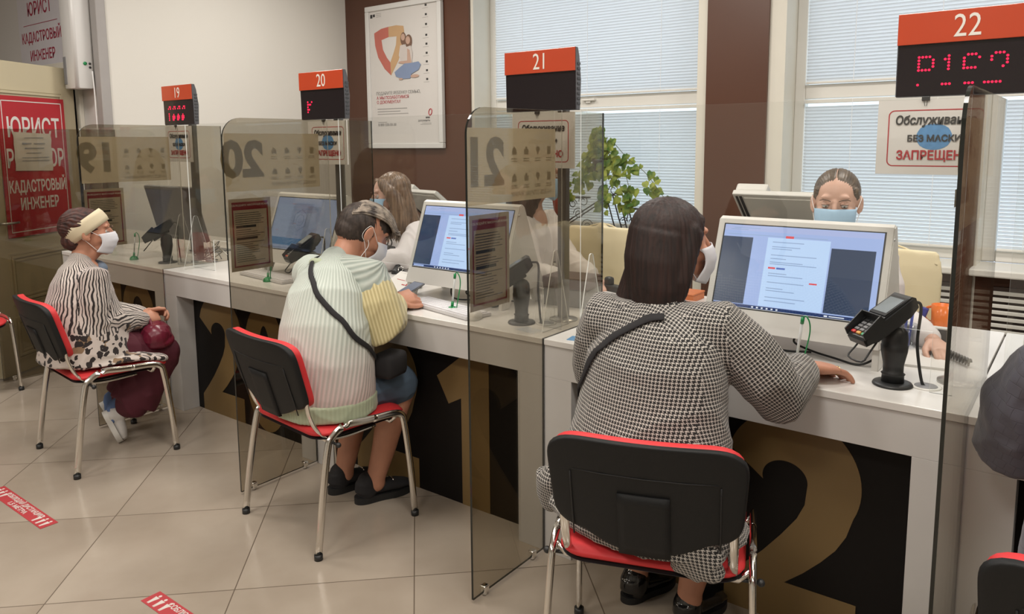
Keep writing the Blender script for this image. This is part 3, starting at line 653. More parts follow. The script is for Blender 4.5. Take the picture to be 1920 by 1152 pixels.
# ================================================================= people: shared builders
def rot(face, roll=0, up=(0, 0, 1)):
    """head frame: columns right, forward, up"""
    f = V(face).normalized(); r = f.cross(V(up)).normalized(); u = r.cross(f)
    if roll: q = Matrix.Rotation(roll, 3, f); r = q @ r; u = q @ u
    return Matrix((r, f, u)).transposed()
class Blob:
    def __init__(s): s.bm = BM()
    def limb(s, pts, rad, ref=None, n=16):
        pts = [V(p) for p in pts]
        if not isinstance(rad, list): rad = [rad]*len(pts)
        sweep(s.bm, pts, rad, ref, n)
        for p, r in ((pts[0], rad[0]), (pts[-1], rad[-1])):
            q = min(r) if isinstance(r, (tuple, list)) else r; (ball(s.bm, p, q*.98) if q < .095 else None)
        return s
    def ell(s, c, r, R=None, seg=20): ball(s.bm, c, r, R, seg); return s
    def mesh(s, voxel=.006, smooth=4, fac=.5, adapt=0):
        me = bpy.data.meshes.new('b'); s.bm.to_mesh(me); s.bm.free(); o = bpy.data.objects.new('b', me); COL.objects.link(o)
        m = o.modifiers.new('r', 'REMESH'); m.mode = 'VOXEL'; m.voxel_size = voxel; m.adaptivity = adapt
        if smooth: k = o.modifiers.new('s', 'SMOOTH'); k.factor = fac; k.iterations = smooth
        bpy.context.view_layer.update(); dg = bpy.context.evaluated_depsgraph_get()
        out = bpy.data.meshes.new_from_object(o.evaluated_get(dg)); bpy.data.objects.remove(o); bpy.data.meshes.remove(me); return out
def displace(me, fn):
    """fn(co, normal) -> new co"""
    ns = [v.normal.copy() for v in me.vertices]
    for v, n in zip(me.vertices, ns): v.co = fn(v.co, n)
    me.update()
def wrinkle(amp, sc, stretch=(1, 1, 1), seed=0):
    st = V(stretch)
    def f(co, n): 
        p = V((co.x*st.x, co.y*st.y, co.z*st.z))*sc+V((seed, seed*1.7, 0)); a = noise.noise(p); b = noise.noise(p*2.1)
        return co+n*(amp*((1-abs(a)*2)*.7+b*.4))
    return f
def folds(amp, sc, stretch=(1, 1, 1), seed=0):
    st = V(stretch)
    def f(co, n):
        p = V((co.x*st.x, co.y*st.y, co.z*st.z))*sc+V((seed, 0, seed)); q = p+V((noise.noise(p*.6+V((9, 0, 0))), noise.noise(p*.6+V((0, 7, 0))), 0))*1.2
        return co+n*(amp*(1-2*abs(noise.noise(q)))**3)
    return f
def add_uv(me, bones):
    """bones: (p0, p1, ref, radius, v0); cylindrical cloth coordinates in metres"""
    uvl = me.uv_layers.new(name='UVMap'); B = []
    for p0, p1, ref, r, v0, w in bones:
        p0, p1 = V(p0), V(p1); t = (p1-p0); ln = t.length; t = t/ln; s, u = frame(t, V(ref)); B.append((p0, t, ln, s, u, r, v0, w))
    for f in me.polygons:
        c = f.center; best = None
        for b in B:
            d = c-b[0]; h = min(max(d.dot(b[1]), 0), b[2]); q = (d-b[1]*h).length/b[7]
            if best is None or q < best[0]: best = (q, b)
        b = best[1]; d = c-b[0]; ac = math.atan2(d.dot(b[4]), d.dot(b[3]))
        for li in f.loop_indices:
            d = me.vertices[me.loops[li].vertex_index].co-b[0]; a = math.atan2(d.dot(b[4]), d.dot(b[3]))
            while a-ac > PI: a -= 2*PI
            while a-ac < -PI: a += 2*PI
            if b[5] == 'box':
                n = f.normal; co = me.vertices[me.loops[li].vertex_index].co; fw = V((-b[3].y, b[3].x, 0)); an = abs(n.dot(b[3]))
                uvl.data[li].uv = (co.dot(b[3]) if an < .8 else co.dot(fw), co.z if abs(n.z) < .75 else co.dot(fw)); continue
            uvl.data[li].uv = (a*b[5], d.dot(b[1])+b[6])
def add_uv_planar(me, d, e):
    uvl = me.uv_layers.new(name='UVMap'); d = V(d).normalized(); e = V(e).normalized()
    for l in me.loops: co = me.vertices[l.vertex_index].co; uvl.data[l.index].uv = (co.dot(d), co.dot(e))
def join(meshes):
    bm = BM()
    for m in meshes: bm.from_mesh(m)
    me = bpy.data.meshes.new('j'); bm.to_mesh(me); bm.free(); return me
def put(name, me, m, parent): return link(name, me, m, parent, True, True)
def head_mesh(c, R, neck_to, sc=1.0, neck_r=.052, chin_fat=0):
    c = V(c); b = Blob(); P = lambda x, y, z: c+R @ (V((x, y, z))*sc)
    S = lambda *r: tuple(k*sc for k in r)
    b.ell(P(0, -.012, .028), S(.0765, .098, .086), R, 28); b.ell(P(0, .030, -.012), S(.067, .066, .078), R, 24)
    b.ell(P(0, .046, -.060), S(.050+chin_fat, .050, .052), R, 24); b.ell(P(0, .078, -.093), S(.022, .018, .018), R)
    b.ell(P(0, -.05, -.03), S(.055, .05, .06), R)
    for s in (-1, 1):
        b.ell(P(s*.040, .064, -.022), S(.026, .026, .026), R); b.ell(P(s*.027, .076, .038), S(.024, .010, .011), R)
        b.ell(P(s*.0835, -.004, -.004), S(.008, .021, .033), R @ Matrix.Rotation(s*.35, 3, 'Z')); b.ell(P(s*.078, .006, -.028), S(.006, .010, .012), R)
    b.limb([P(0, .090, .022), P(0, .106, -.006), P(0, .116, -.024)], [S(.009, .009), S(.0105, .010), S(.014, .011)], R @ V((1, 0, 0)), 12)
    for s in (-1, 1): b.ell(P(s*.013, .103, -.026), S(.008, .010, .008), R)
    b.ell(P(0, .094, -.056), S(.024, .010, .008), R); b.ell(P(0, .091, -.068), S(.020, .010, .008), R)
    me = b.mesh(.0040, 3)
    G = [((s*.031, .092, .010), (0, -1, 0), .011, .013) for s in (-1, 1)]+[((0, .098, .020), (0, -1, 0), .003, .010), ((0, .10, -.062), (0, -1, 0), .003, .006)]+[((s*.086, -.002, -.004), (-s, 0, 0), .005, .010) for s in (-1, 1)]
    RI = R.transposed()
    def sc_(co, n):
        p = (RI @ (co-c))/sc; d = V((0, 0, 0))
        for g, dr, a, sg in G: d += V(dr)*(a*math.exp(-((p-V(g)).length/sg)**2))
        return co+R @ d*sc
    displace(me, sc_)
    nb = Blob(); nk = V(neck_to); nb.limb([P(0, -.025, -.03), P(0, -.022, -.085), (P(0, -.022, -.085)*.45+nk*.55), nk], [neck_r*1.02, neck_r*.98, neck_r, neck_r*1.25], None, 20); nb.limb([P(0, .03, -.085), (P(0, -.0, -.095)+nk)*.5], [.035, .04]); nm = nb.mesh(.006, 5)
    return [me, nm]
FING = []
def hand_mesh(wr, d, up, side, curls=(35, 30, 20), spread=.10, thumb=.6, sc=1.0, vox=.0032, each=None):
    """d: wrist to knuckles, up: back of the hand, side: +1 thumb at up x d side"""
    wr = V(wr); d = V(d).normalized(); up = V(up); up = (up-d*up.dot(d)).normalized(); lat = d.cross(up)*side   # lat points to the thumb
    FING.clear()
    b = Blob(); b.limb([wr-d*.02, wr+d*.012, wr+d*.05, wr+d*.082], [(.026*sc, .019*sc), (.028*sc, .017*sc), (.038*sc, .0155*sc), (.040*sc, .012*sc)], lat, 16)
    L = [(.030, .070, .0085), (.011, .079, .0088), (-.009, .073, .0084), (-.028, .056, .0075)]
    for k, (off, ln, r) in enumerate(L):
        c = curls if each is None else each[k]; base = wr+d*(.080-(.006 if k == 3 else 0)-(.003 if k == 0 else 0))+lat*off*sc; p = base-d*.022; pts = [p, base]; dd_ = (d+lat*(off*spread*30)).normalized(); ax = lat; ang = 0
        seg = [ln*.48, ln*.29, ln*.23]; cur = base
        for s_, a in zip(seg, c):
            ang += math.radians(a); q = (dd_*math.cos(ang)-up*math.sin(ang)).normalized(); cur = cur+q*s_*sc; pts.append(cur)
        FING.append((pts[1].lerp(pts[2], .42), (pts[2]-pts[1]).normalized(), r*sc))
        b.limb(pts, [r*1.0*sc, r*1.05*sc, r*1.0*sc, r*.92*sc, r*.78*sc], None, 12)
    tb = wr+d*.022+lat*.024*sc; t1 = tb+(d*.75+lat*thumb-up*.25).normalized()*.038*sc; t2 = t1+(d*.95+lat*thumb*.35-up*.30).normalized()*.030*sc; t3 = t2+(d*1.0-lat*.05-up*.35).normalized()*.024*sc
    b.limb([tb-d*.01-lat*.012, tb, t1, t2, t3], [.015*sc, .0145*sc, .011*sc, .0105*sc, .008*sc], None, 12)
    return b.mesh(vox, 3, .45)
def mask(parent, c, R, m, sc=1.0, ear=True, name='face_mask', drop=.004):
    c = V(c); bm = BM(); nu, nv = 25, 15; G = []
    for j in range(nv):
        v = j/(nv-1); row = []
        for i in range(nu):
            u = -1+2*i/(nu-1); th = u*math.radians(74); z = .006-drop-.116*v*(1-.22*u*u)-.012*u*u
            yc = .114+.021*math.sin(min(1, v*1.35)*PI*.62)-.030*v**2.2+(-.004 if v < .08 else 0)+.0014*math.sin(v*PI*7)*(1-u*u)
            x = .072*math.sin(th)/math.sin(math.radians(74))*(1-.10*v); y = yc-.085*(1-math.cos(th))
            if v < .25: y += .006*math.exp(-(u/.16)**2)*(1-v*4)
            y += .006*math.exp(-(u/.22)**2-((v-.28)/.18)**2)
            row.append(bm.verts.new(c+R @ (V((x, y, z))*sc)))
        G.append(row)
    for j in range(nv-1):
        for i in range(nu-1): bm.faces.new((G[j][i], G[j][i+1], G[j+1][i+1], G[j+1][i]))
    e = [(G[int(nv*.08)][k].co.copy(), G[nv-2][k].co.copy()) for k in (0, -1)]
    o = mesh_obj(name, bm, m, parent, True, True); s = o.modifiers.new('solid', 'SOLIDIFY'); s.thickness = .0015; s.offset = 1
    if ear:
        for q, s_ in zip(e, (-1, 1)):
            bm = BM(); back = c+R @ (V((s_*.083, -.026, .004))*sc); bk2 = c+R @ (V((s_*.082, -.024, -.024))*sc)
            sweep(bm, smoothpath([q[0], c+R @ (V((s_*.0845, .012, .014))*sc), c+R @ (V((s_*.086, -.014, .028))*sc), back, bk2, c+R @ (V((s_*.080, .0, -.042))*sc), q[1]], 5), .0011, n=6)
            mesh_obj('ear_loop', bm, CORD, o, True, True)
    return o
def eyes(parent, c, R, sc=1.0, iris=(.10, .12, .10), lid=SKIN, brow=(.09, .05, .03), look=(0, 1, -.25), close=.55):
    c = V(c); ir = mat('iris_%d%d%d' % tuple(int(k*99) for k in iris), iris, .2, var=0); wh = mat('eye_white', (.62, .60, .57), .2, var=0); bl = mat('pupil_black', (.005, .005, .005), .1, var=0); br = mat('brow_%d' % int(brow[0]*999), brow, .8)
    lk = V(look).normalized()
    for s in (-1, 1):
        e = c+R @ (V((s*.0315, .0785, .0095))*sc); bm = BM(); ball(bm, e, .0118*sc, None, 20); o = mesh_obj('eyeball', bm, wh, parent, True, True)
        f = R @ lk; bm = BM(); ball(bm, e+f*.0078*sc, (.0056*sc, .0045*sc, .0056*sc), rot(f), 16); mesh_obj('iris', bm, ir, o, True, True)
        bm = BM(); ball(bm, e+f*.0105*sc, (.0025*sc, .0025*sc, .0025*sc), rot(f), 12); mesh_obj('pupil', bm, bl, o, True, True)
        # lids: shells of skin over the ball
        for top in (1, -1):
            bm = BM(); n, k = 14, 7; G = []
            for j in range(k):
                a0 = .30 if top == 1 else -.46; a = (a0+(1.35-a0)*j/(k-1)) if top == 1 else (a0-(1.1)*j/(k-1)); row = []
                for i in range(n):
                    h = -1.25+2.5*i/(n-1); aa = a*(1-.28*(h/1.25)**2) if j == 0 else a
                    p = V((math.sin(h)*math.cos(aa), math.cos(h)*math.cos(aa), math.sin(aa)))*.0130*sc; row.append(bm.verts.new(e+R @ V((p.x*1.18, p.y, p.z))))
                G.append(row)
            for j in range(k-1):
                for i in range(n-1): bm.faces.new((G[j][i], G[j][i+1], G[j+1][i+1], G[j+1][i]))
            ln = [v.co.copy() for v in G[0]]
            mesh_obj('eyelid', bm, lid, o, True, True)
            if top == 1:
                bm = BM(); sweep(bm, ln, .0011*sc, n=6); mesh_obj('eyelashes', bm, br, o, True, True)
        bm = BM(); pts = [c+R @ (V((s*x, y, z))*sc) for x, y, z in [(.014, .0975, .0285), (.026, .0985, .0325), (.040, .091, .0330), (.052, .078, .0270)]]
        sweep(bm, smoothpath(pts, 4), [(.0016, .0034)]*4+[(.0018, .0040)]*5+[(.0012, .0024)]*4, n=8); mesh_obj('eyebrow', bm, br, parent, True, True)
def hairmat(name, c1, c2, scale=(70, 70, 5), rough=.38):
    m = bpy.data.materials.new(name); m.use_nodes = True; nt = m.node_tree; b = nt.nodes['Principled BSDF']; tc = nd(nt, 'ShaderNodeTexCoord'); mp = nd(nt, 'ShaderNodeMapping'); mp.inputs['Scale'].default_value = scale
    nz = nd(nt, 'ShaderNodeTexNoise'); nz.inputs['Scale'].default_value = 1; nz.inputs['Detail'].default_value = 4; nt.links.new(tc.outputs['Object'], mp.inputs[0]); nt.links.new(mp.outputs[0], nz.inputs['Vector'])
    r = nd(nt, 'ShaderNodeValToRGB'); r.color_ramp.elements[0].position = .35; r.color_ramp.elements[1].position = .68; r.color_ramp.elements[0].color = (*c1, 1); r.color_ramp.elements[1].color = (*c2, 1)
    nt.links.new(nz.outputs['Fac'], r.inputs[0]); nt.links.new(r.outputs[0], b.inputs['Base Color']); b.inputs['Roughness'].default_value = rough
    bp = nd(nt, 'ShaderNodeBump'); bp.inputs['Strength'].default_value = .55; bp.inputs['Distance'].default_value = .002; nt.links.new(nz.outputs['Fac'], bp.inputs['Height']); nt.links.new(bp.outputs[0], b.inputs['Normal']); return m
def strand_fn(c, amp=.0022, freq=46, tw=1.2):
    c = V(c)
    def f(co, n):
        a = math.atan2(co.y-c.y, co.x-c.x); w = noise.noise(V((math.cos(a)*3, math.sin(a)*3, co.z*tw*4)))
        return co+n*(amp*math.sin(freq*a+6*w)+amp*1.5*noise.noise(V((math.cos(a)*9, math.sin(a)*9, co.z*3))))
    return f
def shoe(parent, heel, toe, m, w=.046, h=.075, sole=.018, name='shoe', open_=.55, lift=0, sm=None, label=None, buckle=False):
    heel = V(heel); toe = V(toe); d = (toe-heel).normalized(); up = V((0, 0, 1)); up = (up-d*up.dot(d)).normalized(); s = d.cross(up); ln = (toe-heel).length
    b = Blob(); pr = [(.13, .034, .030, h*.40), (.30, .036, .030, h*.40), (.50, .041, .028, h*.34), (.72, .045, .024, h*.26), (.89, .037, .017, h*.18)]
    b.limb([heel+d*(t*ln)+up*(z+sole) for t, a, c_, z in pr], [(a*w/.046, c_) for t, a, c_, z in pr], s, 16)
    b.limb([heel+d*(.19*ln)+up*(sole+h*.25), heel+d*(.20*ln)+up*(sole+h*.80)], [(w*.94, .052), (w*.92, .050)], s)
    me = b.mesh(.0045, 3)
    def fl(co, n):
        z = (co-heel).dot(up); return co+up*(sole-z) if z < sole else co
    displace(me, fl); o = put(name, me, m, parent)
    bm = BM(); out = []
    for i in range(33):
        t = (1-math.cos(PI*i/32))/2; wd_ = (.84+.22*math.exp(-((t-.70)/.20)**2)-.05*math.exp(-((t-.35)/.15)**2))*(1-abs(2*t-1)**5)**.5; out.append((t*ln-.004, wd_*w))
    pts = out+[(x, -y) for x, y in out[::-1][1:-1]]; M = basis(heel, d, s); M = Matrix(((d.x, s.x, up.x, heel.x), (d.y, s.y, up.y, heel.y), (d.z, s.z, up.z, heel.z), (0, 0, 0, 1)))
    prism(bm, pts[::-1] if s.cross(d).dot(up) < 0 else pts, sole+.004, M); mesh_obj('sole', bm, sm or BLACKM, o, False, True)
    if label: o['label'] = label
    if buckle:
        bm = BM(); sweep(bm, [heel+d*(ln*.62)+up*(sole+.045)+s*(w*.5*k) + up*(.006*(1-k*k)) for k in (-1, -.5, 0, .5, 1)], .003, n=8); mesh_obj('buckle', bm, CHROME, o, True, True)
    return o
def drape_tube(target_meshes, pts, rad, name, m, parent, ref=None, off=.006, world=True):
    """strap laid onto cloth: every point is moved to the nearest surface point"""
    bm0 = BM()
    for me in target_meshes: bm0.from_mesh(me)
    bvh = BVHTree.FromBMesh(bm0); bm0.free(); out = []
    for p in smoothpath(pts, 6):
        co, n, i, dist = bvh.find_nearest(p); out.append(co+n*off)
    out = [out[0]]+[(out[i-1]+out[i]*2+out[i+1])*.25 for i in range(1, len(out)-1)]+[out[-1]]
    ns = [bvh.find_nearest(p)[1] for p in out]; bm = BM(); n = 10; R_ = []
    for i, p in enumerate(out):
        t = (out[min(i+1, len(out)-1)]-out[max(i-1, 0)]).normalized(); u = (ns[i]-t*ns[i].dot(t)).normalized(); s = t.cross(u)
        R_.append([bm.verts.new(p+s*(rad[0]*math.cos(2*PI*k/n))+u*(rad[1]*math.sin(2*PI*k/n))) for k in range(n)])
    for A, B in zip(R_, R_[1:]):
        for k in range(n): bm.faces.new((A[k], A[(k+1) % n], B[(k+1) % n], B[k]))
    bm.faces.new(R_[0][::-1]); bm.faces.new(R_[-1]); return mesh_obj(name, bm, m, parent, True, True)
# ---------------------------------------------------------------- cloth patterns
def cloth(name, build, rough=.85, bump=.25, bscale=900, sheen=.2):
    m = bpy.data.materials.new(name); m.use_nodes = True; nt = m.node_tree; b = nt.nodes['Principled BSDF']; b.inputs['Roughness'].default_value = rough; b.inputs['Sheen Weight'].default_value = sheen
    uv = nd(nt, 'ShaderNodeUVMap'); sx = nd(nt, 'ShaderNodeSeparateXYZ'); nt.links.new(uv.outputs[0], sx.inputs[0]); tc = nd(nt, 'ShaderNodeTexCoord')
    c, h = build(nt, sx.outputs[0], sx.outputs[1], tc, uv.outputs[0]); nt.links.new(c, b.inputs['Base Color'])
    bp = nd(nt, 'ShaderNodeBump'); bp.inputs['Strength'].default_value = bump; bp.inputs['Distance'].default_value = .0025
    if h is None:
        nz = nd(nt, 'ShaderNodeTexNoise'); nz.inputs['Scale'].default_value = bscale; nt.links.new(tc.outputs['Object'], nz.inputs['Vector']); h = nz.outputs['Fac']
    nt.links.new(h, bp.inputs['Height']); nt.links.new(bp.outputs[0], b.inputs['Normal']); return m
def _hound(nt, u, v, tc, uv):
    P = .0092; a = math_n(nt, 'FLOOR', math_n(nt, 'MULTIPLY', u, 8/P)); b = math_n(nt, 'FLOOR', math_n(nt, 'MULTIPLY', v, 8/P))
    fm = lambda x, k: math_n(nt, 'FLOORED_MODULO', x, k)
    wa = math_n(nt, 'LESS_THAN', fm(a, 8), 4.9); we = math_n(nt, 'LESS_THAN', fm(b, 8), 4.9); top = math_n(nt, 'LESS_THAN', fm(math_n(nt, 'ADD', a, b), 4), 2)
    d = math_n(nt, 'ADD', math_n(nt, 'MULTIPLY', top, wa), math_n(nt, 'MULTIPLY', math_n(nt, 'SUBTRACT', 1, top), we))
    return mixc(nt, d, (.52, .49, .45), (.010, .009, .009)), None
def _rib(nt, u, v, tc, uv):
    s = math_n(nt, 'SINE', math_n(nt, 'MULTIPLY', u, 2*PI/.0135)); f = math_n(nt, 'MULTIPLY_ADD', s, .5, .5); f2 = math_n(nt, 'SMOOTHSTEP' if False else 'POWER', f, .8)
    sp = nd(nt, 'ShaderNodeSeparateXYZ'); nt.links.new(tc.outputs['Object'], sp.inputs[0])
    nz = nd(nt, 'ShaderNodeTexNoise'); nz.inputs['Scale'].default_value = 3.2; nt.links.new(tc.outputs['Object'], nz.inputs['Vector'])
    r = nd(nt, 'ShaderNodeValToRGB'); e = r.color_ramp.elements; e[0].position = .0; e[0].color = (.66, .50, .48, 1); e[1].position = 1; e[1].color = (.60, .66, .60, 1)
    k = e.new(.36); k.color = (.66, .60, .57, 1); k = e.new(.62); k.color = (.62, .66, .60, 1)
    zz = math_n(nt, 'MULTIPLY_ADD', math_n(nt, 'SUBTRACT', sp.outputs[2], .50), 1.9, math_n(nt, 'MULTIPLY', math_n(nt, 'SUBTRACT', nz.outputs['Fac'], .5), .8)); nt.links.new(zz, r.inputs[0])
    dk = mixc(nt, .42, r.outputs[0], (.22, .27, .24)); return mixc(nt, f2, dk, r.outputs[0]), f
def _ribone(c1, c2, per=.0135):
    def f_(nt, u, v, tc, uv):
        s = math_n(nt, 'SINE', math_n(nt, 'MULTIPLY', u, 2*PI/per)); f = math_n(nt, 'MULTIPLY_ADD', s, .5, .5); return mixc(nt, f, c2, c1), f
    return f_
def _zebra(nt, u, v, tc, uv):
    nz = nd(nt, 'ShaderNodeTexNoise'); nz.inputs['Scale'].default_value = 5; nz.inputs['Detail'].default_value = 3; nt.links.new(tc.outputs['Object'], nz.inputs['Vector'])
    n2 = nd(nt, 'ShaderNodeTexNoise'); n2.inputs['Scale'].default_value = 26; nt.links.new(tc.outputs['Object'], n2.inputs['Vector'])
    w = math_n(nt, 'MULTIPLY_ADD', nz.outputs['Fac'], .10, u); w = math_n(nt, 'MULTIPLY_ADD', n2.outputs['Fac'], .010, w)
    s = math_n(nt, 'SINE', math_n(nt, 'MULTIPLY', w, 2*PI/.0155)); s2 = math_n(nt, 'SINE', math_n(nt, 'MULTIPLY', w, 2*PI/.0062))
    st = math_n(nt, 'GREATER_THAN', math_n(nt, 'ADD', s, math_n(nt, 'MULTIPLY', s2, .5)), .22)
    vo = nd(nt, 'ShaderNodeTexVoronoi'); vo.inputs['Scale'].default_value = 30; dv = nd(nt, 'ShaderNodeVectorMath', operation='MULTIPLY_ADD'); nt.links.new(n2.outputs['Color'], dv.inputs[0]); dv.inputs[1].default_value = (.05, .05, .05); nt.links.new(tc.outputs['Object'], dv.inputs[2]); nt.links.new(dv.outputs[0], vo.inputs['Vector']); sp = math_n(nt, 'LESS_THAN', vo.outputs['Distance'], .44)
    xyz = nd(nt, 'ShaderNodeSeparateXYZ'); nt.links.new(tc.outputs['Object'], xyz.inputs[0]); n3 = nd(nt, 'ShaderNodeTexNoise'); n3.inputs['Scale'].default_value = 6; nt.links.new(tc.outputs['Object'], n3.inputs['Vector'])
    zz = math_n(nt, 'MULTIPLY_ADD', n3.outputs['Fac'], .24, xyz.outputs[2]); lo = math_n(nt, 'LESS_THAN', zz, .735); lo2 = math_n(nt, 'GREATER_THAN', zz, .575); lo = math_n(nt, 'MULTIPLY', lo, lo2)
    d = math_n(nt, 'ADD', math_n(nt, 'MULTIPLY', lo, sp), math_n(nt, 'MULTIPLY', math_n(nt, 'SUBTRACT', 1, lo), st))
    v2 = nd(nt, 'ShaderNodeTexNoise'); v2.inputs['Scale'].default_value = 11; nt.links.new(tc.outputs['Object'], v2.inputs['Vector']); tan = math_n(nt, 'MULTIPLY', lo, math_n(nt, 'GREATER_THAN', v2.outputs['Fac'], .58))
    base = mixc(nt, nz.outputs['Fac'], (.56, .46, .44), (.62, .58, .52)); base = mixc(nt, tan, base, (.26, .17, .10)); return mixc(nt, d, base, (.022, .016, .016)), None
def _quilt(nt, u, v, tc, uv):
    br = nd(nt, 'ShaderNodeTexBrick'); br.inputs['Scale'].default_value = 1; br.inputs['Brick Width'].default_value = .030; br.inputs['Row Height'].default_value = .025; br.inputs['Mortar Size'].default_value = .0014; br.inputs['Mortar Smooth'].default_value = 1
    nz = nd(nt, 'ShaderNodeTexNoise'); nz.inputs['Scale'].default_value = 9; nt.links.new(tc.outputs['Object'], nz.inputs['Vector'])
    va = nd(nt, 'ShaderNodeVectorMath', operation='MULTIPLY_ADD'); nt.links.new(nz.outputs['Color'], va.inputs[0]); va.inputs[1].default_value = (.020, .020, 0); nt.links.new(uv, va.inputs[2]); nt.links.new(va.outputs[0], br.inputs['Vector'])
    h = math_n(nt, 'SUBTRACT', 1, br.outputs['Fac']); return mixc(nt, br.outputs['Fac'], (.10, .10, .128), (.082, .082, .105)), h
HOUND = cloth('houndstooth', _hound, .85); RIB = cloth('ribbed_knit', _rib, .9, .8); RIBY = cloth('yellow_knit', _ribone((.66, .58, .33), (.45, .38, .19)), .9, .6); RIBG = cloth('mint_knit', _ribone((.42, .47, .33), (.38, .43, .30)), .9, .4); RIBW = cloth('mint_shoulder_knit', _ribone((.50, .54, .49), (.30, .345, .31), .0155), .9, .8)
ZEBRA = cloth('striped_cardigan', _zebra, .9); QUILT = cloth('quilted_fabric', _quilt, .65, .32)
BLKCLOTH = mat('black_cloth', (.014, .013, .015), .8, bump=.2, bscale=600); MAROON = mat('maroon_cloth', (.085, .010, .022), .75, bump=.2, bscale=500); DENIM = mat('denim', (.10, .15, .22), .8, bump=.3, bscale=800); BLOUSE = mat('white_blouse', (.68, .64, .63), .7, bump=.1, bscale=300)
BLUEM = mat('blue_mask', (.33, .50, .66), .7, bump=.1, bscale=500); WHM = mat('white_mask', (.66, .66, .70), .7, bump=.1, bscale=500); PATENT = mat('patent_leather', (.008, .008, .009), .12, coat=.6)
# ================================================================= seated people
def legs(b, hips, knees, ankles, r=(.085, .062, .040)):
    for h, k, a in zip(hips, knees, ankles):
        h, k, a = V(h), V(k), V(a); b.limb([h, h.lerp(k, .5), k], [r[0], r[0]*.86, r[1]]); b.limb([k, k.lerp(a, .3)+V((0, -.012, 0)), k.lerp(a, .7), a, a-V((0, 0, .02))], [r[1], r[1]*.95, r[2]*1.15, r[2]*.92, r[2]*.95])
def woman22():
    t = thing('person', 'woman with dark brown hair in a black and white houndstooth jacket, seen from behind', 'person', (.60, -.36, 0))
    side = V((.985, -.17, 0)); hc = V((.578, -.185, 1.205)); R = rot((.62, .78, -.06))
    shL, shR = V((.405, -.265, .975)), V((.752, -.235, .985)); elR = V((.888, -.185, .818)); wrR = V((.893, .030, .846)); elL = V((.36, -.19, .73)); wrL = V((.47, .0, .62))
    parts = head_mesh(hc, R, (.585, -.25, 1.02))
    b = Blob(); b.limb([(.60, -.37, .55), (.585, -.33, .80), (.585, -.27, .98)], [(.19, .13), (.16, .12), (.12, .08)], side); b.limb([shR, elR, wrR], [.045, .038, .026]); b.limb([shL, elL, wrL], [.045, .038, .026])
    legs(b, [(.50, -.33, .54), (.70, -.33, .54)], [(.44, .005, .47), (.66, .0, .47)], [(.405, -.045, .105), (.605, -.075, .105)], (.09, .062, .042)); parts.append(b.mesh(.007, 4))
    parts.append(hand_mesh(wrR, (.62, .78, -.14), (-.05, .15, 1), -1, (18, 22, 15), .06, .5, 1.2, each=[(22, 35, 25), (16, 26, 18), (14, 24, 18), (12, 22, 16)]))
    rings = [FING[1], FING[2]]
    parts.append(hand_mesh(wrL, (.5, .8, -.1), (0, 0, 1), 1, (30, 30, 20)))
    put('body', join(parts), SKINW, t)
    # jacket
    b = Blob(); ctr = [((.600, -.375, .475), (.285, .205)), ((.597, -.375, .56), (.262, .20)), ((.590, -.350, .66), (.236, .175)), ((.583, -.320, .76), (.222, .158)), ((.580, -.295, .86), (.215, .145)), ((.580, -.275, .94), (.190, .118)), ((.580, -.260, .995), (.135, .088)), ((.582, -.25, 1.03), (.075, .062))]
    b.limb([c for c, r in ctr], [r for c, r in ctr], side, 28)
    b.limb([(.565, -.27, .965), shR, V((.80, -.215, .93)), V((.865, -.20, .855)), elR+V((.0, .0, .0)), elR.lerp(wrR, .45), elR.lerp(wrR, .74)], [.075, .082, .080, .076, .070, .062, .054])
    b.limb([(.58, -.28, .965), shL, V((.372, -.245, .88)), V((.352, -.215, .79)), elL, elL.lerp(wrL, .5), wrL], [.072, .078, .074, .068, .064, .055, .045])
    b.ell((.60, -.38, .492), (.285, .20, .035))
    b.limb([(.35, -.43, .53), (.325, -.42, .46)], [(.05, .07), (.035, .05)], (0, 1, 0)); b.limb([(.78, -.50, .50), (.84, -.49, .455)], [(.08, .04), (.06, .03)], (1, 0, 0))
    me = b.mesh(.007, 5); displace(me, folds(.007, 5.5, (1, 1, .8), 3)); displace(me, wrinkle(.0022, 17, (1, 1, 1.6), 8))
    add_uv(me, [((.60, -.37, .40), (.58, -.27, 1.05), side, 'box', 0, .20), (shR, elR, (0, 0, 1), .076, 0, .075), (elR, wrR, (0, 0, 1), .065, .28, .070), (shL, elL, (0, 1, 0), .070, 0, .070), (elL, wrL, (0, 0, 1), .055, .26, .055)])
    jk = put('houndstooth_jacket', me, HOUND, t)
    b = Blob(); 
    for h, k, a in [((.51, -.30, .53), (.44, .005, .475), (.415, -.035, .24)), ((.70, -.30, .53), (.66, .0, .475), (.612, -.06, .20))]:
        h, k, a = V(h), V(k), V(a); b.limb([h, k], [.10, .078]); b.limb([k, k.lerp(a, .5), a], [.078, .068, .060])
    m2 = b.mesh(.007, 4); displace(m2, folds(.004, 8)); put('black_trousers', m2, BLKCLOTH, t)
    shoe(t, (.392, -.105, 0), (.455, .125, 0), PATENT, .045, .07, name='loafer'); shoe(t, (.590, -.125, 0), (.640, .11, 0), PATENT, .045, .07, name='loafer')
    # hair: shoulder-length, straight
    c = hc; b = Blob(); P = lambda x, y, z: c+R @ V((x, y, z))
    b.ell(P(0, -.022, .036), (.093, .104, .092), R, 28)
    b.limb([P(0, -.035, .03), P(0, -.045, -.05), P(0, -.045, -.12), P(-.005, -.05, -.18), P(-.015, -.05, -.215)], [(.096, .094), (.106, .090), (.108, .080), (.100, .060), (.075, .035)], R @ V((1, 0, 0)), 26)
    b.limb([P(.072, .020, .045), P(.086, .0, -.03), P(.090, -.015, -.10), P(.084, -.02, -.16)], [(.020, .036), (.018, .032), (.020, .032), (.012, .02)], R @ V((1, 0, 0)))
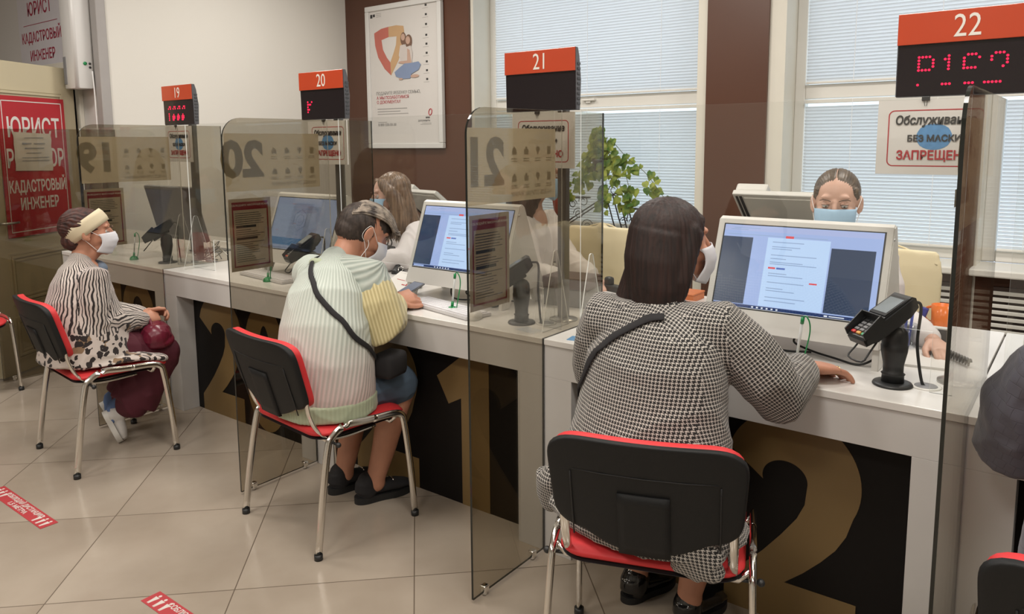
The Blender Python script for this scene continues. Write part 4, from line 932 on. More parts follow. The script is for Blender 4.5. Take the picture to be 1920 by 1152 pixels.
    b.limb([P(-.074, .03, .035), P(-.095, .02, -.05), P(-.10, .0, -.13), P(-.098, -.01, -.19)], [(.022, .034), (.022, .036), (.024, .036), (.014, .02)], R @ V((1, 0, 0)))
    b.limb([P(-.05, -.08, -.10), P(-.075, -.105, -.19), P(-.10, -.13, -.27)], [(.060, .035), (.045, .026), (.014, .010)], R @ V((1, 0, 0)))
    b.limb([P(.0, .050, .088), P(.040, .058, .066), P(.062, .040, .025), P(.074, .012, -.02)], [(.018, .012), (.017, .012), (.015, .012), (.010, .010)], R @ V((1, 0, 0)))
    me2 = b.mesh(.0045, 8); displace(me2, strand_fn(c+R @ V((0, -.03, 0)), .0012, 64)); put('dark_brown_hair', me2, hairmat('dark_brown_hair', (.010, .0045, .004), (.030, .012, .009), (95, 95, 6), .60), t)
    mask(t, hc, R, WHM)
    g = thing('crossbody_bag', 'black bag strap across the back of the houndstooth jacket', 'bag', (.5, -.4, .9))
    drape_tube([me_w for me_w in [bake(jk)]], [(.640, -.37, 1.07), (.55, -.40, 1.03), (.47, -.41, .965), (.425, -.41, .90), (.385, -.40, .83), (.355, -.33, .76)], (.013, .004), 'strap', BLKCLOTH, g)
    bm = BM(); box(bm, -.12, .02, .12, .20, -.33, -.20, .02); mesh_obj('bag_body', bm, BLKCLOTH, g, True)
    # rings on the right hand
    for (p, d_, r_) in rings:
        bm = BM(); s, u = frame(d_, V((0, 0, 1))); sweep(bm, [p+s*((r_+.0012)*math.cos(a))+u*((r_+.0012)*math.sin(a)) for a in [2*PI*i/20 for i in range(20)]], .0016, n=6, closed=True); ball(bm, p+V((0, 0, r_+.002)), .003); mesh_obj('ring', bm, mat('gold_ring', (.7, .48, .2), .2, metal=1), t, True, True)
def bake(o):
    me = o.data.copy(); me.transform(wm(o)); return me
def cardigan21():
    t = thing('person', 'person with short grey streaked hair in a pale striped cardigan, bent over a phone', 'person', (-.87, -.33, 0))
    side = V((.94, -.12, 0)).normalized(); hc = V((-.880, -.035, 1.125)); R = rot((.36, .80, -.62))
    shL, shR = V((-1.030, -.195, .955)), V((-.735, -.135, .950)); elR = V((-.645, -.165, .785)); wrR = V((-.752, .005, .842)); elL = V((-1.02, -.11, .79)); wrL = V((-.86, .06, .835))
    parts = head_mesh(hc, R, (-.900, -.155, .99), neck_r=.056)
    b = Blob(); b.limb([(-.86, -.35, .54), (-.875, -.30, .78), (-.90, -.20, .95)], [(.18, .13), (.16, .12), (.12, .08)], side); b.limb([shR, elR, wrR], [.045, .04, .027]); b.limb([shL, elL, wrL], [.045, .04, .027])
    legs(b, [(-.96, -.30, .53), (-.77, -.30, .53)], [(-.96, .0, .48), (-.745, .02, .475)], [(-.975, -.105, .095), (-.800, -.085, .095)], (.09, .066, .043)); parts.append(b.mesh(.007, 4))
    parts.append(hand_mesh(wrR, (.35, .9, .18), (.6, -.2, .9), 1, (40, 45, 30), .05, .45, each=[(38, 50, 30), (42, 50, 35), (46, 50, 35), (50, 50, 35)]))
    parts.append(hand_mesh(wrL, (.85, .40, .12), (-.1, .5, .8), -1, (40, 45, 30), .05, .45))
    put('body', join(parts), SKINW, t)
    b = Blob(); ctr = [((-.822, -.31, .475), (.20, .18)), ((-.820, -.31, .55), (.210, .185)), ((-.820, -.305, .66), (.208, .18)), ((-.830, -.29, .78), (.196, .168)), ((-.855, -.258, .88), (.180, .145)), ((-.880, -.225, .945), (.150, .112)), ((-.893, -.19, .99), (.100, .078)), ((-.905, -.17, 1.02), (.068, .06))]
    b.limb([c for c, r in ctr], [r for c, r in ctr], side, 28)
    b.limb([(-.88, -.21, .93), (-.96, -.205, .935), shL], [.094, .088, .08])
    b.limb([(-.90, -.22, .93), shL, shL.lerp(elL, .5), elL, elL.lerp(wrL, .6), elL.lerp(wrL, .95)], [.08, .082, .075, .07, .06, .05])
    b.limb([(-.90, -.22, .93), shR, shR.lerp(elR, .35)], [.08, .084, .08])
    me = b.mesh(.0065, 6); displace(me, folds(.006, 6, (1, 1, .7), 5))
    bones = [((-.862, -.335, .46), (-.90, -.2, 1.0), side, .20, 0, .2), (shR, elR, (0, 0, 1), .08, 0, .08), (shL, elL, (0, 0, 1), .08, 0, .08), (elL, wrL, (0, 0, 1), .06, .2, .06)]
    add_uv(me, bones); cg = put('striped_knit_cardigan', me, RIB, t)
    b = Blob(); b.limb([shL.lerp(shR, .18)+V((0, -.02, .0)), shL.lerp(shR, .5)+V((0, -.03, .02)), shR, shR.lerp(elR, .42)], [(.085, .07), (.105, .085), (.088, .088), (.087, .087)], (0, 1, 0)); mm = b.mesh(.0065, 6)
    displace(mm, folds(.003, 7, (1, 1, 1), 2)); add_uv(mm, [(shR+V((.1, .1, .1)), shL, (0, 0, 1), .09, 0, .1)]); put('mint_knit_yoke', mm, RIBW, cg)
    b = Blob(); b.limb([shR.lerp(elR, .30), shR.lerp(elR, .62), elR, elR.lerp(wrR, .35), elR.lerp(wrR, .70)], [.088, .093, .092, .084, .066]); mm = b.mesh(.006, 6); displace(mm, folds(.003, 9, (1, 1, .7), 4))
    add_uv_planar(mm, (.60, .72, .22), (0, 0, 1)); put('yellow_knit_sleeve', mm, RIBY, cg)
    b = Blob(); b.limb([elR.lerp(wrR, .72), elR.lerp(wrR, .97)], [.047, .040]); mm = b.mesh(.005, 4); add_uv(mm, [(elR, wrR, (0, 0, 1), .045, 0, .04)]); put('sleeve_cuff', mm, mat('yellow_cuff', (.70, .62, .22), .85), cg)
    b = Blob(); b.limb([(-.822, -.31, .462), (-.822, -.31, .53)], [(.209, .189), (.215, .194)], side, 28); mm = b.mesh(.0065, 4); add_uv(mm, [((-.86, -.335, .4), (-.86, -.335, .6), side, .2, 0, .2)]); displace(mm, folds(.004, 9)); put('mint_hem', mm, RIBG, cg)
    b = Blob(); pts = [(-.975, -.17, .985), (-.955, -.235, 1.012), (-.905, -.262, 1.022), (-.855, -.225, 1.012), (-.83, -.15, .985)]; b.limb(smoothpath(pts, 4), (.026, .016), (0, 0, 1)) if False else b.limb(smoothpath(pts, 4), .020); mm = b.mesh(.005, 3); add_uv(mm, [((-1, -.2, .99), (-.8, -.2, .99), (0, 0, 1), .03, 0, .03)]); put('mint_collar', mm, RIBG, cg)
    b = Blob(); b.limb([(-.93, -.16, 1.0), (-.905, -.215, 1.025), (-.87, -.17, 1.01)], .022); put('purple_shirt_collar', b.mesh(.005, 3), mat('purple_check', (.16, .14, .26), .8, var=.3, vscale=90), t)
    b = Blob()
    for h, k in [((-.96, -.30, .535), (-.96, .015, .49)), ((-.77, -.30, .535), (-.745, .03, .487))]:
        h, k = V(h), V(k); b.limb([h, h.lerp(k, .6), h.lerp(k, .92)], [.105, .093, .086])
    mm = b.mesh(.007, 4); displace(mm, folds(.003, 10)); put('denim_shorts', mm, DENIM, t)
    shoe(t, (-.995, -.175, 0), (-.945, .075, 0), BLKCLOTH, .046, .075, .024, 'loafer', buckle=True); shoe(t, (-.838, -.165, 0), (-.755, .085, 0), BLKCLOTH, .046, .075, .024, 'loafer', buckle=True)
    # short hair: dark close sides, lighter swept top and fringe
    P = lambda x, y, z: hc+R @ V((x, y, z)); b = Blob(); b.ell(P(0, -.028, .020), (.0815, .096, .090), R, 28); b.ell(P(0, -.05, -.02), (.070, .068, .060), R); b.ell(P(0, .018, .052), (.070, .072, .056), R)
    m3 = b.mesh(.0045, 3); displace(m3, strand_fn(hc, .0012, 60)); put('dark_cropped_hair', m3, hairmat('dark_brown_short_hair', (.022, .014, .011), (.060, .042, .034), (60, 60, 60), .6), t)
    b = Blob(); r_ = random.Random(4)
    bm2 = BM()
    for i in range(210):
        x = r_.uniform(-.074, .074); j = r_.uniform(-.005, .005); dn = V((0, 0, -1))*r_.uniform(.004, .036); k_ = r_.uniform(.7, 1.0); h_ = r_.uniform(-.003, .006)
        q = [P(x*.75, -.100, .062-x*x*6+h_), P(x*.95, -.055+j, .109-x*x*9+h_), P(x*1.08, .01, .124-x*x*9+h_), P(x*1.1, .055+j, .115-x*x*8+h_), P(x*1.08+.006, .088+j, .088-x*x*6+h_), P(x*1.02+.010, .102+j, .070+j)+dn*.5*k_, P(x*.97+.012, .102+j, .058+j)+dn*k_]
        q = smoothpath(q, 4); sweep(bm2, q, [max(.0008, .0042*(1-(m_/len(q))**5)) for m_ in range(len(q))], None, 6)
    mesh_obj('streaked_fringe', bm2, hairmat('blond_streaks', (.030, .020, .016), (.42, .35, .28), (30, 30, 30), .5), t, True, True); b.bm.free()
    mask(t, hc, R, WHM)
    bm = BM(); e = P(.083, .0, -.022); sweep(bm, smoothpath([e+V((0, 0, .004)), e+V((.004, -.0, -.03)), P(.075, .02, -.10), P(.04, .03, -.19)], 5), .0013, n=6); ball(bm, e, .005); mesh_obj('earphone', bm, CORD, t, True, True)
    g = thing('crossbody_bag', 'black bag with strap across the pale striped cardigan', 'bag', (-.665, -.115, .625))
    drape_tube([bake(cg)], [(-.97, -.19, 1.02), (-.90, -.28, 1.01), (-.80, -.34, .935), (-.705, -.35, .857), (-.645, -.32, .775), (-.617, -.24, .71), (-.60, -.17, .67)], (.0105, .0035), 'strap', BLKCLOTH, g, off=.007)
    bm = BM(); box(bm, -.035, .06, -.08, .05, -.05, .05, .022, Matrix.Rotation(.2, 4, 'Z')); mesh_obj('bag_body', bm, BLKCLOTH, g, True)
    p = thing('smartphone', 'smartphone held in both hands by the person in the knit cardigan', 'phone', (-.765, .085, .868)); Mx = Matrix.Rotation(-.15, 4, 'Z') @ Matrix.Rotation(.35, 4, 'X')
    bm = BM(); box(bm, -.037, .037, -.078, .078, -.004, .004, .004, Mx); mesh_obj('case', bm, BLACKP, p, True)
    bm = BM(); box(bm, -.033, .033, -.072, .072, .0041, .0046, 0, Mx); mesh_obj('phone_screen', bm, glow('phone_glow', (.32, .36, .46), .45), p)
def headband20():
    t = thing('person', 'elderly woman with auburn hair and a cream headband, in a black and white patterned cardigan', 'person', (-2.29, -.55, 0))
    side = V((.93, -.36, 0)); hc = V((-2.315, -.495, 1.075)); R = rot((.52, .85, -.10)); S = .96
    shL, shR = V((-2.46, -.45, .865)), V((-2.145, -.565, .865)); elR = V((-2.15, -.585, .665)); wrR = V((-2.215, -.315, .625)); elL = V((-2.46, -.43, .66)); wrL = V((-2.30, -.27, .625))
    parts = head_mesh(hc, R, (-2.325, -.545, .905), S, .050)
    b = Blob(); b.limb([(-2.29, -.56, .54), (-2.30, -.545, .74), (-2.31, -.54, .88)], [(.17, .13), (.15, .12), (.11, .08)], side); b.limb([shR, elR, wrR], [.042, .036, .026]); b.limb([shL, elL, wrL], [.042, .036, .026]); parts.append(b.mesh(.007, 4))
    parts.append(hand_mesh(wrR, (-.25, .95, .10), (.75, -.1, .65), -1, (40, 50, 30), .05, .5, each=[(48, 45, 25), (50, 45, 25), (52, 45, 25), (55, 45, 25)]))
    parts.append(hand_mesh(wrL, (.45, .85, .22), (-.65, .2, .7), 1, (40, 50, 30), .05, .5))
    put('body', join(parts), SKINW, t)
    b = Blob(); ctr = [((-2.285, -.565, .485), (.225, .205)), ((-2.285, -.565, .56), (.215, .195)), ((-2.290, -.565, .66), (.20, .175)), ((-2.298, -.565, .76), (.185, .150)), ((-2.305, -.56, .84), (.165, .125)), ((-2.312, -.555, .90), (.125, .09)), ((-2.318, -.55, .935), (.068, .056))]
    b.limb([c for c, r in ctr], [r for c, r in ctr], side, 28)
    b.limb([(-2.30, -.555, .85), shR, shR.lerp(elR, .5), elR, elR.lerp(wrR, .5), elR.lerp(wrR, .92)], [.066, .072, .070, .068, .060, .044])
    b.limb([(-2.30, -.555, .85), shL, shL.lerp(elL, .5), elL, elL.lerp(wrL, .5), elL.lerp(wrL, .92)], [.066, .070, .068, .064, .056, .044])
    b.ell((-2.27, -.54, .482), (.235, .21, .022), None); b.limb([(-2.16, -.55, .485), (-2.09, -.40, .478), (-2.055, -.30, .452)], [(.10, .022), (.075, .020), (.03, .014)], (1, 0, 0))
    me = b.mesh(.0065, 5); displace(me, folds(.006, 7, (1, 1, .8), 11)); add_uv(me, [((-2.285, -.56, .42), (-2.31, -.55, .93), side, .18, 0, .18), (shR, elR, (0, 1, 0), .07, 0, .07), (elR, wrR, (0, 0, 1), .06, 0, .06), (shL, elL, (0, 1, 0), .07, 0, .07), (elL, wrL, (0, 0, 1), .06, 0, .06)])
    uvl = me.uv_layers[0].data
    # the stripes of the sleeves run around the arm
    cg = put('patterned_cardigan', me, ZEBRA, t)
    b = Blob(); b.limb([(-2.365, -.50, .925), (-2.33, -.455, .905), (-2.27, -.47, .90)], .026); put('blue_collar', b.mesh(.005, 3), mat('blue_grey_cloth', (.14, .18, .24), .8), t)
    # wide maroon trousers
    b = Blob()
    for h, k, a, w in [((-2.20, -.50, .52), (-2.215, -.225, .44), (-2.275, -.37, .20), 1.0), ((-2.38, -.45, .52), (-2.36, -.19, .44), (-2.42, -.32, .19), .95)]:
        h, k, a = V(h), V(k), V(a); b.limb([h, h.lerp(k, .5), k], [.10, .092, .082]); b.limb([k, k.lerp(a, .5), a], [(.082, .085), (.10, .085), (.115, .080)], (.35, .93, 0))
    mm = b.mesh(.007, 5); displace(mm, folds(.009, 6, (1, 1, .5), 9)); put('maroon_trousers', mm, MAROON, t)
    bs = Blob(); SOCK = mat('blue_sock', (.10, .16, .32), .85)
    for kn, an, heel, toe in [((-2.26, -.36, .25), (-2.325, -.44, .185), (-2.335, -.495, .165), (-2.310, -.435, -.005)), ((-2.42, -.32, .25), (-2.47, -.39, .185), (-2.485, -.44, .165), (-2.460, -.37, .0))]:
        bs = Blob(); bs.limb([kn, an, V(an)+V((.012, -.012, -.045))], [.040, .036, .036]); put('blue_sock', bs.mesh(.006, 3), SOCK, t)
        shoe(t, heel, toe, mat('silver_white_sneaker', (.56, .54, .52), .4, var=.1, vscale=40), .043, .07, .02, 'sneaker', sm=mat('white_rubber', (.62, .60, .56), .5))
    P = lambda x, y, z: hc+R @ (V((x, y, z))*S)
    b = Blob(); b.ell(P(0, -.036, .036), (.088, .100, .082), R, 28); b.ell(P(0, -.085, .02), (.074, .055, .060), R); b.ell(P(0, -.07, -.05), (.06, .05, .045), R); b.ell(P(0, .0, .06), (.075, .06, .05), R)
    m3 = b.mesh(.0045, 5); RI2 = R.transposed()
    def tuft(co, n):
        q = RI2 @ (co-hc); a_ = math.atan2(q.x, q.z-.02); return co+n*(.0022*math.sin(a_*30+7*noise.noise(q*22))+.004*noise.noise(q*30))
    displace(m3, tuft); put('auburn_hair', m3, hairmat('auburn_hair', (.022, .008, .007), (.085, .024, .016), (60, 60, 60), .6), t)
    bm = BM(); n = 48; A = []; 
    for k in range(n):
        a = 2*PI*k/n; row = []
        for w_ in (-.035, -.014, .014, .035):
            k_ = 1.0 if abs(w_) < .02 else .955; rx = .0915*k_; rd = .1075*k_; d_ = V((0, .74, .67)); m_n = V((0, -.67, .74)); q = V((0, -.018, .026))+V((1, 0, 0))*(rx*math.cos(a))+d_*(rd*math.sin(a)*(1 if math.sin(a) > 0 else 1.02))+m_n*(-w_)
            row.append(bm.verts.new(P(*q)))
        A.append(row)
    for k in range(n):
        for j in range(3): bm.faces.new((A[k][j], A[(k+1) % n][j], A[(k+1) % n][j+1], A[k][j+1]))
    o = mesh_obj('cream_headband', bm, mat('cream_knit', (.62, .54, .38), .85, bump=.3, bscale=400), t, True, True); s = o.modifiers.new('solid', 'SOLIDIFY'); s.thickness = .005; s.offset = 0
    eyes(t, hc, R, S, lid=SKINW); mask(t, hc, R, WHM, S*.97, drop=-.004)
    g = thing('handbag', 'maroon leather handbag on the lap of the woman with the headband', 'bag', (-2.20, -.27, .545))
    b = Blob(); b.limb([(-.06, .03, .0), (0, .0, -.005), (.06, -.03, .0)], [(.062, .07), (.070, .075), (.062, .07)], (0, 0, 1)); b.ell((0, 0, -.035), (.12, .09, .04), Matrix.Rotation(-.4, 3, 'Z')); mm = b.mesh(.006, 3); displace(mm, folds(.004, 12, (1, 1, 1), 6)); link('bag_body', mm, mat('maroon_leather', (.14, .012, .030), .28, bump=.3, bscale=200), g, True)
    bm = BM(); sweep(bm, smoothpath([(-.05, .04, .05), (-.04, .0, .075), (.02, -.03, .075), (.06, -.04, .045)], 5), .007, n=8); mesh_obj('bag_handle', bm, mat('maroon_leather', (.14, .012, .030), .28), g, True)
def visitor23():
    t = thing('person', 'person in a grey quilted jacket cut off by the right edge of the photo', 'person', (1.66, -.40, 0))
    hc = V((1.72, -.20, 1.23)); R = rot((0, 1, -.1)); side = V((1, 0, 0)); shL, shR = V((1.475, -.29, 1.04)), V((1.86, -.30, 1.0)); elL = V((1.415, -.225, .835)); wrL = V((1.55, .03, .835)); elR = V((1.93, -.22, .82)); wrR = V((1.85, .05, .835))
    parts = head_mesh(hc, R, (1.70, -.30, 1.03)); b = Blob(); b.limb([(1.68, -.40, .55), (1.68, -.34, .90)], [(.18, .13), (.13, .08)], side); b.limb([shL, elL, wrL], [.04, .035, .026]); b.limb([shR, elR, wrR], [.04, .035, .026]); parts.append(b.mesh(.008, 3))
    parts += [hand_mesh(wrL, (.4, .9, 0), (0, 0, 1), 1, (20, 20, 15), vox=.004), hand_mesh(wrR, (-.4, .9, 0), (0, 0, 1), -1, (20, 20, 15), vox=.004)]; put('body', join(parts), SKIN, t)
    b = Blob(); b.limb([(1.68, -.42, .47), (1.68, -.42, .60), (1.68, -.39, .78), (1.68, -.34, .93), (1.69, -.31, 1.0), (1.70, -.30, 1.05)], [(.26, .19), (.245, .18), (.23, .165), (.21, .14), (.16, .11), (.075, .068)], side, 26)
    b.limb([(1.65, -.33, .95), shL, shL.lerp(elL, .5)+V((-.008, 0, 0)), elL, elL.lerp(wrL, .5), elL.lerp(wrL, .95)], [.09, .088, .088, .084, .07, .052]); b.limb([(1.70, -.33, .95), shR, elR, wrR], [.09, .085, .075, .05])
    me = b.mesh(.007, 5); displace(me, folds(.007, 8, (1, 1, 1), 2)); displace(me, wrinkle(.002, 24)); add_uv(me, [((1.68, -.4, .45), (1.68, -.33, 1.0), side, .22, 0, .22), (shL, elL, (0, 1, 0), .085, 0, .085), (elL, wrL, (0, 0, 1), .07, .2, .07), (shR, elR, (0, 1, 0), .085, 0, .085), (elR, wrR, (0, 0, 1), .07, 0, .07)]); put('quilted_jacket', me, QUILT, t)
    b = Blob(); 
    for x in (1.58, 1.78): b.limb([(x, -.38, .52), (x, .04, .48)], [.095, .075]); b.limb([(x, .04, .48), (x, .0, .12)], [.07, .05])
    put('dark_trousers', b.mesh(.008, 3), BLKCLOTH, t); shoe(t, (1.58, -.08, 0), (1.58, .17, 0), BLKCLOTH); shoe(t, (1.78, -.08, 0), (1.78, .17, 0), BLKCLOTH)
    P = lambda x, y, z: hc+R @ V((x, y, z)); b = Blob(); b.ell(P(0, -.025, .03), (.086, .102, .09), R, 24); b.ell(P(0, -.06, -.04), (.075, .06, .07), R); put('brown_hair', b.mesh(.006, 3), hairmat('brown_hair_b', (.03, .015, .01), (.08, .04, .025)), t)
    mask(t, hc, R, BLUEM)
def staff(label, hc, face, base, hairfn, blouse_fn, hands, sh, el, iris=(.10, .12, .10), roll=0, lean=.08, show_eyes=True, look=(0, 1, -.25)):
    t = thing('person', label, 'person', (base[0], base[1], 0)); hc = V(hc); R = rot(face, roll); bx, by = base; f = V((face[0], face[1], 0)).normalized(); side = f.cross(V((0, 0, 1)))
    nk = hc+V((-f.x*.045, -f.y*.045, -.185)); parts = head_mesh(hc, R, nk, .98, .046)
    shR_, shL_ = [V(q) for q in sh]; eR, eL = [V(q) for q in el]; wR, wL = [V(q) for q in hands]
    b = Blob(); b.limb([(bx, by, .55), nk-V((0, 0, .05))], [(.15, .10), (.11, .08)], side); b.limb([shR_, eR, wR], [.038, .034, .024]); b.limb([shL_, eL, wL], [.038, .034, .024])
    for s in (-1, 1):
        h = V((bx, by, .52))+side*(.09*s); k = h+V((0, -.36, -.02)); b.limb([h, k], [.08, .06]); b.limb([k, k+V((0, .10, -.42))], [.055, .04])
    parts.append(b.mesh(.008, 3)); parts.append(hand_mesh(wR, (wR-eR).normalized()-V((0, 0, .1)), (0, 0, 1), -1, (25, 25, 18), sc=.95, vox=.0036)); parts.append(hand_mesh(wL, (wL-eL).normalized()-V((0, 0, .1)), (0, 0, 1), 1, (25, 25, 18), sc=.95, vox=.0036))
    put('body', join(parts), SKIN, t)
    b = Blob(); c1 = V((bx, by, 0)); b.limb([c1+V((0, 0, .50)), c1.lerp(V((nk.x, nk.y, 0)), .4)+V((0, 0, .68)), c1.lerp(V((nk.x, nk.y, 0)), .75)+V((0, 0, .86)), V((nk.x, nk.y, nk.z-.10)), V((nk.x, nk.y, nk.z-.035))], [(.18, .13), (.165, .12), (.18, .12), (.16, .09), (.07, .055)], side, 24)
    for a, e, w_ in ((shR_, eR, wR), (shL_, eL, wL)): b.limb([a.lerp(V((nk.x, nk.y, nk.z-.1)), .4), a, a.lerp(e, .5), e, e.lerp(w_, .5), e.lerp(w_, .9)], [.055, .064, .062, .060, .052, .040])
    me = b.mesh(.0065, 5); displace(me, folds(.008, 9, (1, 1, .8), 5)); put('white_blouse', me, BLOUSE, t)
    lower = Blob()
    for s in (-1, 1):
        h = V((bx, by, .52))+side*(.09*s); k = h+V((0, -.36, -.02)); lower.limb([h, k, k+V((0, .03, -.20))], [.095, .075, .07])
    put('dark_skirt', lower.mesh(.008, 3), BLKCLOTH, t); hairfn(t, hc, R)
    for s in (-1, 1):
        k = V((bx, by, .0))+side*(.09*s)+V((0, -.28, 0)); shoe(t, k, k+V((0, -.2, 0)), BLKCLOTH, .042, .06)
    if show_eyes: eyes(t, hc, R, .98, iris=iris, look=look)
    mask(t, hc, R, BLUEM, .98); return t
def hair_tied(t, hc, R):
    P = lambda x, y, z: hc+R @ V((x, y, z)); b = Blob(); b.ell(P(0, -.030, .035), (.0815, .103, .0885), R, 28); b.ell(P(0, -.060, -.02), (.066, .055, .06), R); b.ell(P(0, -.125, .0), (.032, .03, .032), R)
    for s in (-1, 1): b.limb([P(s*.064, .030, .055), P(s*.074, .010, .025)], [(.012, .020), (.006, .012)], R @ V((1, 0, 0)))
    me = b.mesh(.0042, 3); RI = R.transposed()
    def f(co, n):
        p = RI @ (co-hc); return co+n*(.0009*math.sin(math.atan2(p.z-.02, p.x)*55+5*noise.noise(p*12)))-(n*.004*math.exp(-(p.x/.0035)**2) if p.z > .08 else n*0)
    displace(me, f); put('tied_back_hair', me, hairmat('light_brown_hair', (.045, .030, .019), (.115, .078, .048), (50, 50, 50), .42), t)
    bm = BM(); sweep(bm, [P(0, y, z) for y, z in [(.055, .1065), (.03, .1155), (.0, .1205), (-.03, .121)]], [(.0012, .0010)]*4, R @ V((1, 0, 0)), 8); mesh_obj('hair_parting', bm, SKIN, t, True, True)
def hair_long(cols, back=True):
    def f(t, hc, R):
        P = lambda x, y, z: hc+R @ V((x, y, z)); b = Blob(); X = R @ V((1, 0, 0)); b.ell(P(0, -.028, .034), (.086, .102, .090), R, 28)
        b.limb([P(0, -.05, .02), P(0, -.07, -.08), P(0, -.085, -.18), P(0, -.085, -.29)], [(.085, .07), (.095, .055), (.10, .045), (.07, .02)], X, 24)
        for s in (-1, 1): b.limb([P(s*.045, .045, .085), P(s*.082, .018, .03), P(s*.090, -.01, -.06), P(s*.095, -.015, -.15), P(s*.090, -.01, -.25)], [(.018, .024), (.020, .036), (.024, .048), (.030, .050), (.020, .024)], X)
        me = b.mesh(.005, 3); displace(me, strand_fn(hc, .002, 42)); put('long_hair', me, hairmat('long_hair_%d' % int(cols[0][0]*1000), cols[0], cols[1], (75, 75, 7), .36), t)
    return f
woman22(); cardigan21(); headband20(); visitor23()
staff('clerk with parted light brown hair and a blue mask, facing the camera behind monitor 22', (.758, .80, 1.257), (.20, -1, -.16), (.80, 1.02), hair_tied, None, ((.55, .62, .835), (1.13, .60, .835)), ((.61, .93, 1.03), (.89, .98, 1.03)), ((.56, .86, .85), (.92, .95, .85)), iris=(.12, .14, .11), look=(-.1, 1, -.30))
staff('clerk with long light brown hair and a blue mask, seated behind counter 20', (-1.665, .86, 1.20), (-.50, -.86, -.20), (-1.60, 1.05), hair_long(((.085, .052, .032), (.21, .135, .085))), None, ((-1.88, .62, .84), (-1.62, .58, .84)), ((-1.74, 1.03, 1.0), (-1.48, .90, 1.0)), ((-1.85, .86, .86), (-1.46, .74, .865)), look=(0, 1, -.2))
staff('clerk in white blouse with long dark hair behind the 21 glass, turned to the right', (-.68, .95, 1.335), (.82, .55, -.28), (-.80, .98), hair_long(((.022, .014, .012), (.07, .045, .034))), None, ((-.36, .72, .85), (-.36, .92, .85)), ((-.70, .82, 1.09), (-.78, 1.12, 1.09)), ((-.58, .72, .88), (-.56, 1.02, .90)), show_eyes=True)
